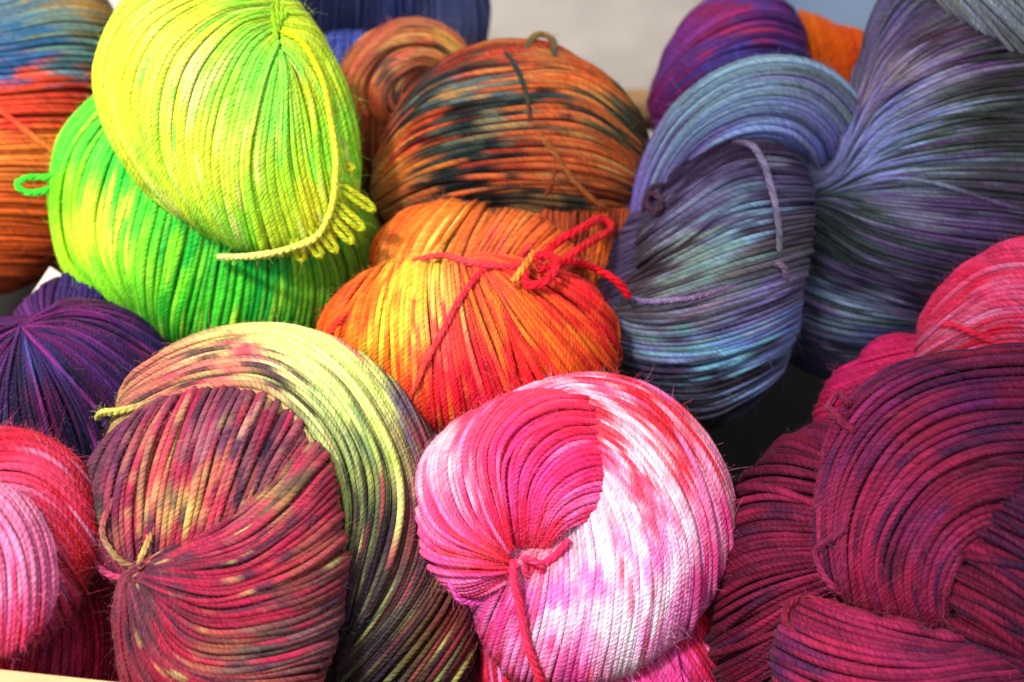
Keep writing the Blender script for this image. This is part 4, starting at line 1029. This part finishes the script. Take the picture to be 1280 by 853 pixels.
TF_DYE = [(125,600,(95,55,75)),(130,650,(105,95,80)),(120,680,(110,50,85)),(150,690,(150,55,85)),(160,560,(110,50,85)),(150,640,(150,75,80)),(170,600,(165,45,75)),(170,650,(175,40,72)),(195,560,(165,110,90)),(200,600,(185,165,95)),(190,650,(180,60,75)),(205,660,(185,150,95)),(220,540,(165,50,80)),(230,590,(172,45,80)),(240,640,(190,160,90)),(225,680,(175,40,70)),(250,560,(150,90,105)),(260,600,(190,110,85)),(265,640,(178,45,75)),
     (240,510,(130,60,85)),(290,510,(125,60,90)),(280,560,(110,60,90)),(290,600,(165,70,85)),(300,540,(160,110,100)),(320,530,(135,60,85)),(330,560,(120,60,85)),(310,590,(60,45,72)),(280,660,(150,70,85)),(340,600,(130,70,85)),(360,560,(155,75,90)),(330,640,(150,110,75)),(350,630,(100,85,62)),(300,680,(165,50,75)),(380,590,(150,65,75)),(390,630,(160,40,70)),(360,660,(165,45,75)),(250,690,(140,35,70)),
     (200,720,(90,42,65)),(230,730,(150,30,60)),(300,720,(150,32,60)),(370,700,(140,70,62)),(400,690,(140,62,65)),(340,720,(160,50,65)),(250,770,(140,30,58)),(200,770,(85,50,62)),(300,770,(150,30,58)),(360,750,(120,60,60)),(400,740,(110,65,68)),(180,800,(130,48,62)),(240,810,(160,34,62)),(300,810,(140,75,62)),(350,800,(95,80,70)),(390,790,(115,80,85)),(220,840,(150,34,58)),(290,845,(165,90,80)),(350,840,(150,70,80)),(400,820,(110,62,72))]
TFU = Fold((255, 610), [(109,640),(115,600),(135,560),(170,525),(220,500),(270,489),(330,499),(375,530),(402,580),(390,650),(320,710),(240,740),(175,735),(122,695)], off=-0.016, ref=690, tf=0.55)
build_fold(sk, TFU, [
    [(160,740),(98,705),(78,640),(95,560),(168,485)],
    [(168,740),(122,698),(106,635),(128,560),(195,478)],
    [(178,742),(148,690),(140,622),(163,550),(220,470)],
    [(190,745),(176,685),(176,612),(200,540),(247,465)],
    [(206,745),(203,675),(212,602),(236,530),(275,462)],
    [(224,740),(230,664),(246,592),(270,525),(302,464)],
    [(248,730),(262,654),(285,587),(308,530),(330,470)],
    [(280,712),(300,645),(322,588),(345,540),(365,490)],
    [(322,690),(340,628),(362,580),(388,545),(412,510)],
    [(360,665),(380,620),(400,590),(425,560)]], 5.9, TF_DYE,
    js=(10,10), gain=.8, contrast=1.15, alts=[((70,44,66),.14,8),((165,155,100),.035,9),(CRI,.14,6)], fuzz=1300, power=4.5, wander=0.55, stray=0.07, rough=0.5, pack=.88, inner=-1.0)
TF = Fold((285, 745), [(172,706),(200,700),(240,686),(290,655),(338,612),(372,566),(398,548),(412,600),(420,660),(424,740),(416,800),(392,852),(340,910),(260,925),(190,895),(155,810),(148,745)], off=-0.024, ref=735, tf=0.6)
build_fold(sk, TF, [
    [(180,700),(262,660),(320,606),(352,560),(380,515)],
    [(186,706),(275,668),(336,618),(372,572),(405,530)],
    [(187,711),(286,686),(352,640),(394,594),(425,560)],
    [(187,716),(286,708),(362,668),(412,625),(445,595)],
    [(185,721),(280,734),(362,702),(424,658),(458,630)],
    [(182,726),(270,762),(360,740),(432,700),(466,675)],
    [(179,730),(256,790),(352,782),(434,744),(470,718)],
    [(175,732),(236,810),(335,818),(430,792),(470,768)],
    [(170,732),(212,822),(305,852),(418,842),(462,820)],
    [(166,730),(190,827),(262,892),(390,898)],
    [(160,727),(166,822),(215,927),(330,962)],
    [(154,722),(138,800),(165,920)]], 5.4, TF_DYE,
    seed=5, js=(10,10), gain=.8, contrast=1.15, alts=[((70,44,66),.14,8),((165,155,100),.035,9),(CRI,.14,6)], fuzz=1000, power=4.5, wander=0.55, stray=0.07, rough=0.5, pack=.88, inner=-1.0)
yarn(sk, 'stray_strand', TFU, [(178,705,1),(162,696,2.6),(148,680,3),(140,660,3),(142,640,2.0),(152,620,1)], 4.6, [(140,80,75),(150,125,85),(150,80,80),(130,50,75)])
yarn(sk, 'stray_strand', TFU, [(178,712,1),(158,712,2.8),(138,700,3),(124,680,2.6),(116,650,2)], 4.8, [(160,45,75),(165,55,95),(110,50,85),(95,60,75)])
yarn(sk, 'stray_strand', TFU, [(178,706,1),(184,690,2.4),(190,675,2.0),(196,655,1)], 4.4, [(160,60,75),(190,165,95),(170,60,75)])
yarn(sk, 'loose_end', TB, [(215,505,1),(190,516,2),(165,524,3),(150,528,4),(138,531,5)], 5.4, [(160,110,90),(185,180,90),(185,185,95)])

# ---- purple and navy skein, left
sk = skein('yarn_skein', 'deep purple and navy skein at the left below the lime green one')
f = Fold((110, 400), [(20,400),(50,368),(95,346),(150,362),(205,412),(200,460),(110,470),(40,440)], off=0.012, tf=0.5)
PUR = [(40,380,(70,30,80)),(90,360,(45,30,80)),(150,390,(35,28,75)),(190,420,(28,25,60))]
build_fold(sk, f, [[(60+i*6, 430),(20+i*22, 385),(10+i*28, 345),(10+i*30, 310)] for i in range(8)], 4.4, PUR, js=(8,8), single=False, fuzz=80, mat=WOOL_FINE)
f = Fold((75, 495), [(-110,500),(-80,420),(-20,395),(40,388),(110,380),(170,400),(212,445),(205,520),(150,590),(90,618),(0,610),(-70,580)], off=0.004, tf=0.6, dips=[(30,412,26,.25)])
build_fold(sk, f, [
    [(33,411),(90,372),(160,368),(240,410)],
    [(33,412),(92,392),(155,402),(235,450)],
    [(33,413),(92,415),(150,446),(222,510)],
    [(32,414),(80,440),(132,494),(185,580)],
    [(31,414),(65,460),(102,532),(135,640)],
    [(30,414),(46,470),(68,555),(85,650)],
    [(29,414),(22,480),(28,560),(30,650)],
    [(28,414),(-6,475),(-22,545),(-30,640)],
    [(27,413),(-35,455),(-75,520),(-95,600)],
    [(27,411),(-60,420),(-120,470)]], 4.5,
    [(60,410,(115,35,105)),(110,400,(105,35,110)),(150,410,(60,35,95)),(80,430,(85,35,105)),(130,450,(70,35,100)),(170,450,(45,28,80)),(60,450,(70,50,120)),(40,470,(55,60,120)),(90,490,(60,35,90)),(60,520,(110,30,90)),(130,500,(60,32,85)),(100,540,(40,30,75)),(30,520,(35,50,90)),(15,450,(95,50,115)),(10,500,(60,30,80)),(140,550,(35,24,60)),(60,570,(45,30,70))],
    js=(10,12), gain=.45, amp=.35, dive=(0.5,1.4), alts=[((130,35,115),.14,4),((28,32,72),.16,4)], fuzz=500, mat=WOOL)

# ---- pink skein bottom left
sk = skein('yarn_skein', 'rose pink and crimson skein in the lower left corner')
f = Fold((70, 805), [(-90,800),(-20,750),(60,730),(125,690),(160,715),(170,780),(168,850),(120,910),(0,930),(-80,880)], off=0.006, tf=0.55)
build_fold(sk, f, [
    [(150,660),(190,740),(200,840)],
    [(125,680),(158,760),(170,870)],
    [(100,695),(122,780),(125,900)],
    [(75,710),(82,800),(75,920)],
    [(50,720),(42,810),(25,930)],
    [(25,730),(0,815),(-30,920)],
    [(0,740),(-50,810),(-90,890)]], 4.8,
    [(140,740,(130,15,35)),(120,780,(140,18,45)),(90,800,(165,35,80)),(60,830,(165,50,100)),(40,840,(150,30,60)),(10,830,(170,20,40)),(120,830,(130,22,55)),(150,800,(110,14,32))], js=(8,10), alts=[((120,15,40),.2,3)], fuzz=250, single=False, mat=WOOL_FINE)
f = Fold((10, 685), [(-150,680),(-100,570),(-20,543),(45,549),(86,575),(110,612),(115,660),(108,722),(82,772),(40,803),(0,818),(-70,805),(-130,760)], off=-0.018, ref=790, tf=0.55)
build_fold(sk, f, [
    [(-150,560),(-40,515),(60,520),(150,610)],
    [(-150,585),(-30,545),(62,552),(142,640)],
    [(-150,608),(-25,572),(62,584),(138,680)],
    [(-150,632),(-20,600),(62,620),(134,720)],
    [(-150,660),(-15,632),(62,660),(126,755)],
    [(-150,690),(-10,668),(60,702),(112,785)],
    [(-150,725),(-8,708),(52,742),(92,815)],
    [(-150,765),(-10,755),(35,785),(60,840)]], 5.2,
    [(0,560,(205,30,60)),(50,560,(205,35,70)),(90,600,(185,25,55)),(20,590,(210,60,100)),(60,610,(205,55,90)),(0,620,(215,95,140)),(100,650,(180,22,45)),(50,650,(205,45,80)),(80,690,(190,25,35)),(95,720,(165,20,30)),(20,650,(220,110,165)),(45,700,(215,100,155)),(20,710,(215,85,140)),(30,760,(210,70,120)),(0,690,(222,120,170)),(0,760,(212,70,125)),(60,750,(190,45,80)),(10,800,(190,25,45))],
    js=(12,6), gain=.72, alts=[((222,125,170),.06,3),((195,25,50),.08,3)], fuzz=1200, mat=WOOL_FINE, flen=1.3)

f = Fold((-15, 715), [(-140,705),(-80,635),(-20,606),(22,622),(48,660),(62,705),(60,755),(42,795),(5,820),(-60,815),(-120,780)], off=-0.0350, ref=790, tf=0.45)
build_fold(sk, f, [
    [(-60,585),(10,590),(60,640),(84,710),(78,790),(40,850)],
    [(-70,592),(-5,600),(40,652),(58,722),(50,795),(25,855)],
    [(-80,600),(-25,615),(18,668),(32,735),(28,800),(10,855)],
    [(-95,610),(-50,632),(-8,685),(4,745),(2,805),(-8,855)],
    [(-110,625),(-75,655),(-40,705),(-28,760),(-28,810),(-32,855)],
    [(-125,645),(-100,685),(-75,730),(-65,790),(-65,850)]], 4.9,
    [(10,630,(222,125,168)),(30,660,(218,105,155)),(20,700,(224,130,175)),(45,720,(215,95,150)),(10,740,(216,90,145)),(30,770,(212,75,130)),(0,790,(205,55,95)),(40,790,(198,40,75)),(0,690,(220,110,160))],
    js=(8,8), gain=.78, alts=[((205,50,95),.12,4),((228,150,190),.10,4)], fuzz=500, mat=WOOL_FINE, flen=1.3)

# ---- small things between the skeins
f = Fold((58, 357), [(44,366),(50,354),(64,340),(72,340),(70,352),(58,368),(48,374)], off=0.016, ref=375)
nu, nv = 10, 5
u, v = np.meshgrid(np.linspace(-1, 1, nu), np.linspace(-1, 1, nv), indexing='ij')
TAGM = simple_mat('paper', (215,205,190), (230,222,208), 40.0, 0.8)
ax = f.x * 0.55 - f.y * 0.83; bx = f.x * 0.83 + f.y * 0.55
V = f.o + u[..., None] * 0.0050 * ax + v[..., None] * 0.0021 * bx + (0.0008 * u ** 2)[..., None] * f.n
Vb = V - 0.0004 * f.n
i, j = np.meshgrid(np.arange(nu - 1), np.arange(nv - 1), indexing='ij')
q = np.stack([i * nv + j, i * nv + j + 1, (i + 1) * nv + j + 1, (i + 1) * nv + j], -1).reshape(-1, 4)
rim = [k * nv for k in range(nu)] + [(nu - 1) * nv + k for k in range(1, nv)] + [k * nv + nv - 1 for k in range(nu - 2, -1, -1)] + [k for k in range(nv - 2, 0, -1)]
N_ = nu * nv
qs = [[rim[k], rim[(k + 1) % len(rim)], rim[(k + 1) % len(rim)] + N_, rim[k] + N_] for k in range(len(rim))]
o = link('paper_tag', quad_mesh('paper_tag', np.vstack([V.reshape(-1, 3), Vb.reshape(-1, 3)]), np.vstack([q, q[:, ::-1] + N_, np.array(qs)]), mat=TAGM, smooth=False))
tag(o, 'small white paper tag between the purple skein and the lime green one', 'tag')

# ================================================================== closing: put every skein's empty at its base
for o in list(COL.objects):
    if o.parent is None and o.get('category') == 'skein':
        lo = np.array([1e9] * 3); hi = -lo
        def walk(x):
            global lo, hi
            if x.type == 'MESH' and x.name.split('.')[0] == 'fold':
                a = np.empty(len(x.data.vertices) * 3, np.float32); x.data.vertices.foreach_get('co', a); a = a.reshape(-1, 3)
                lo = np.minimum(lo, a.min(0)); hi = np.maximum(hi, a.max(0))
        for ch in o.children: walk(ch)
        o.location = ((lo[0] + hi[0]) / 2, (lo[1] + hi[1]) / 2, lo[2])
        for ch in o.children: ch.location = -o.location
        print('SKEIN', o.name, o['label'][:30], 'z', round(lo[2], 3), round(hi[2], 3), 'x', round(lo[0], 3), round(hi[0], 3), 'y', round(lo[1], 3), round(hi[1], 3))
print('STRANDS', STRANDS)
print('PER', PER)
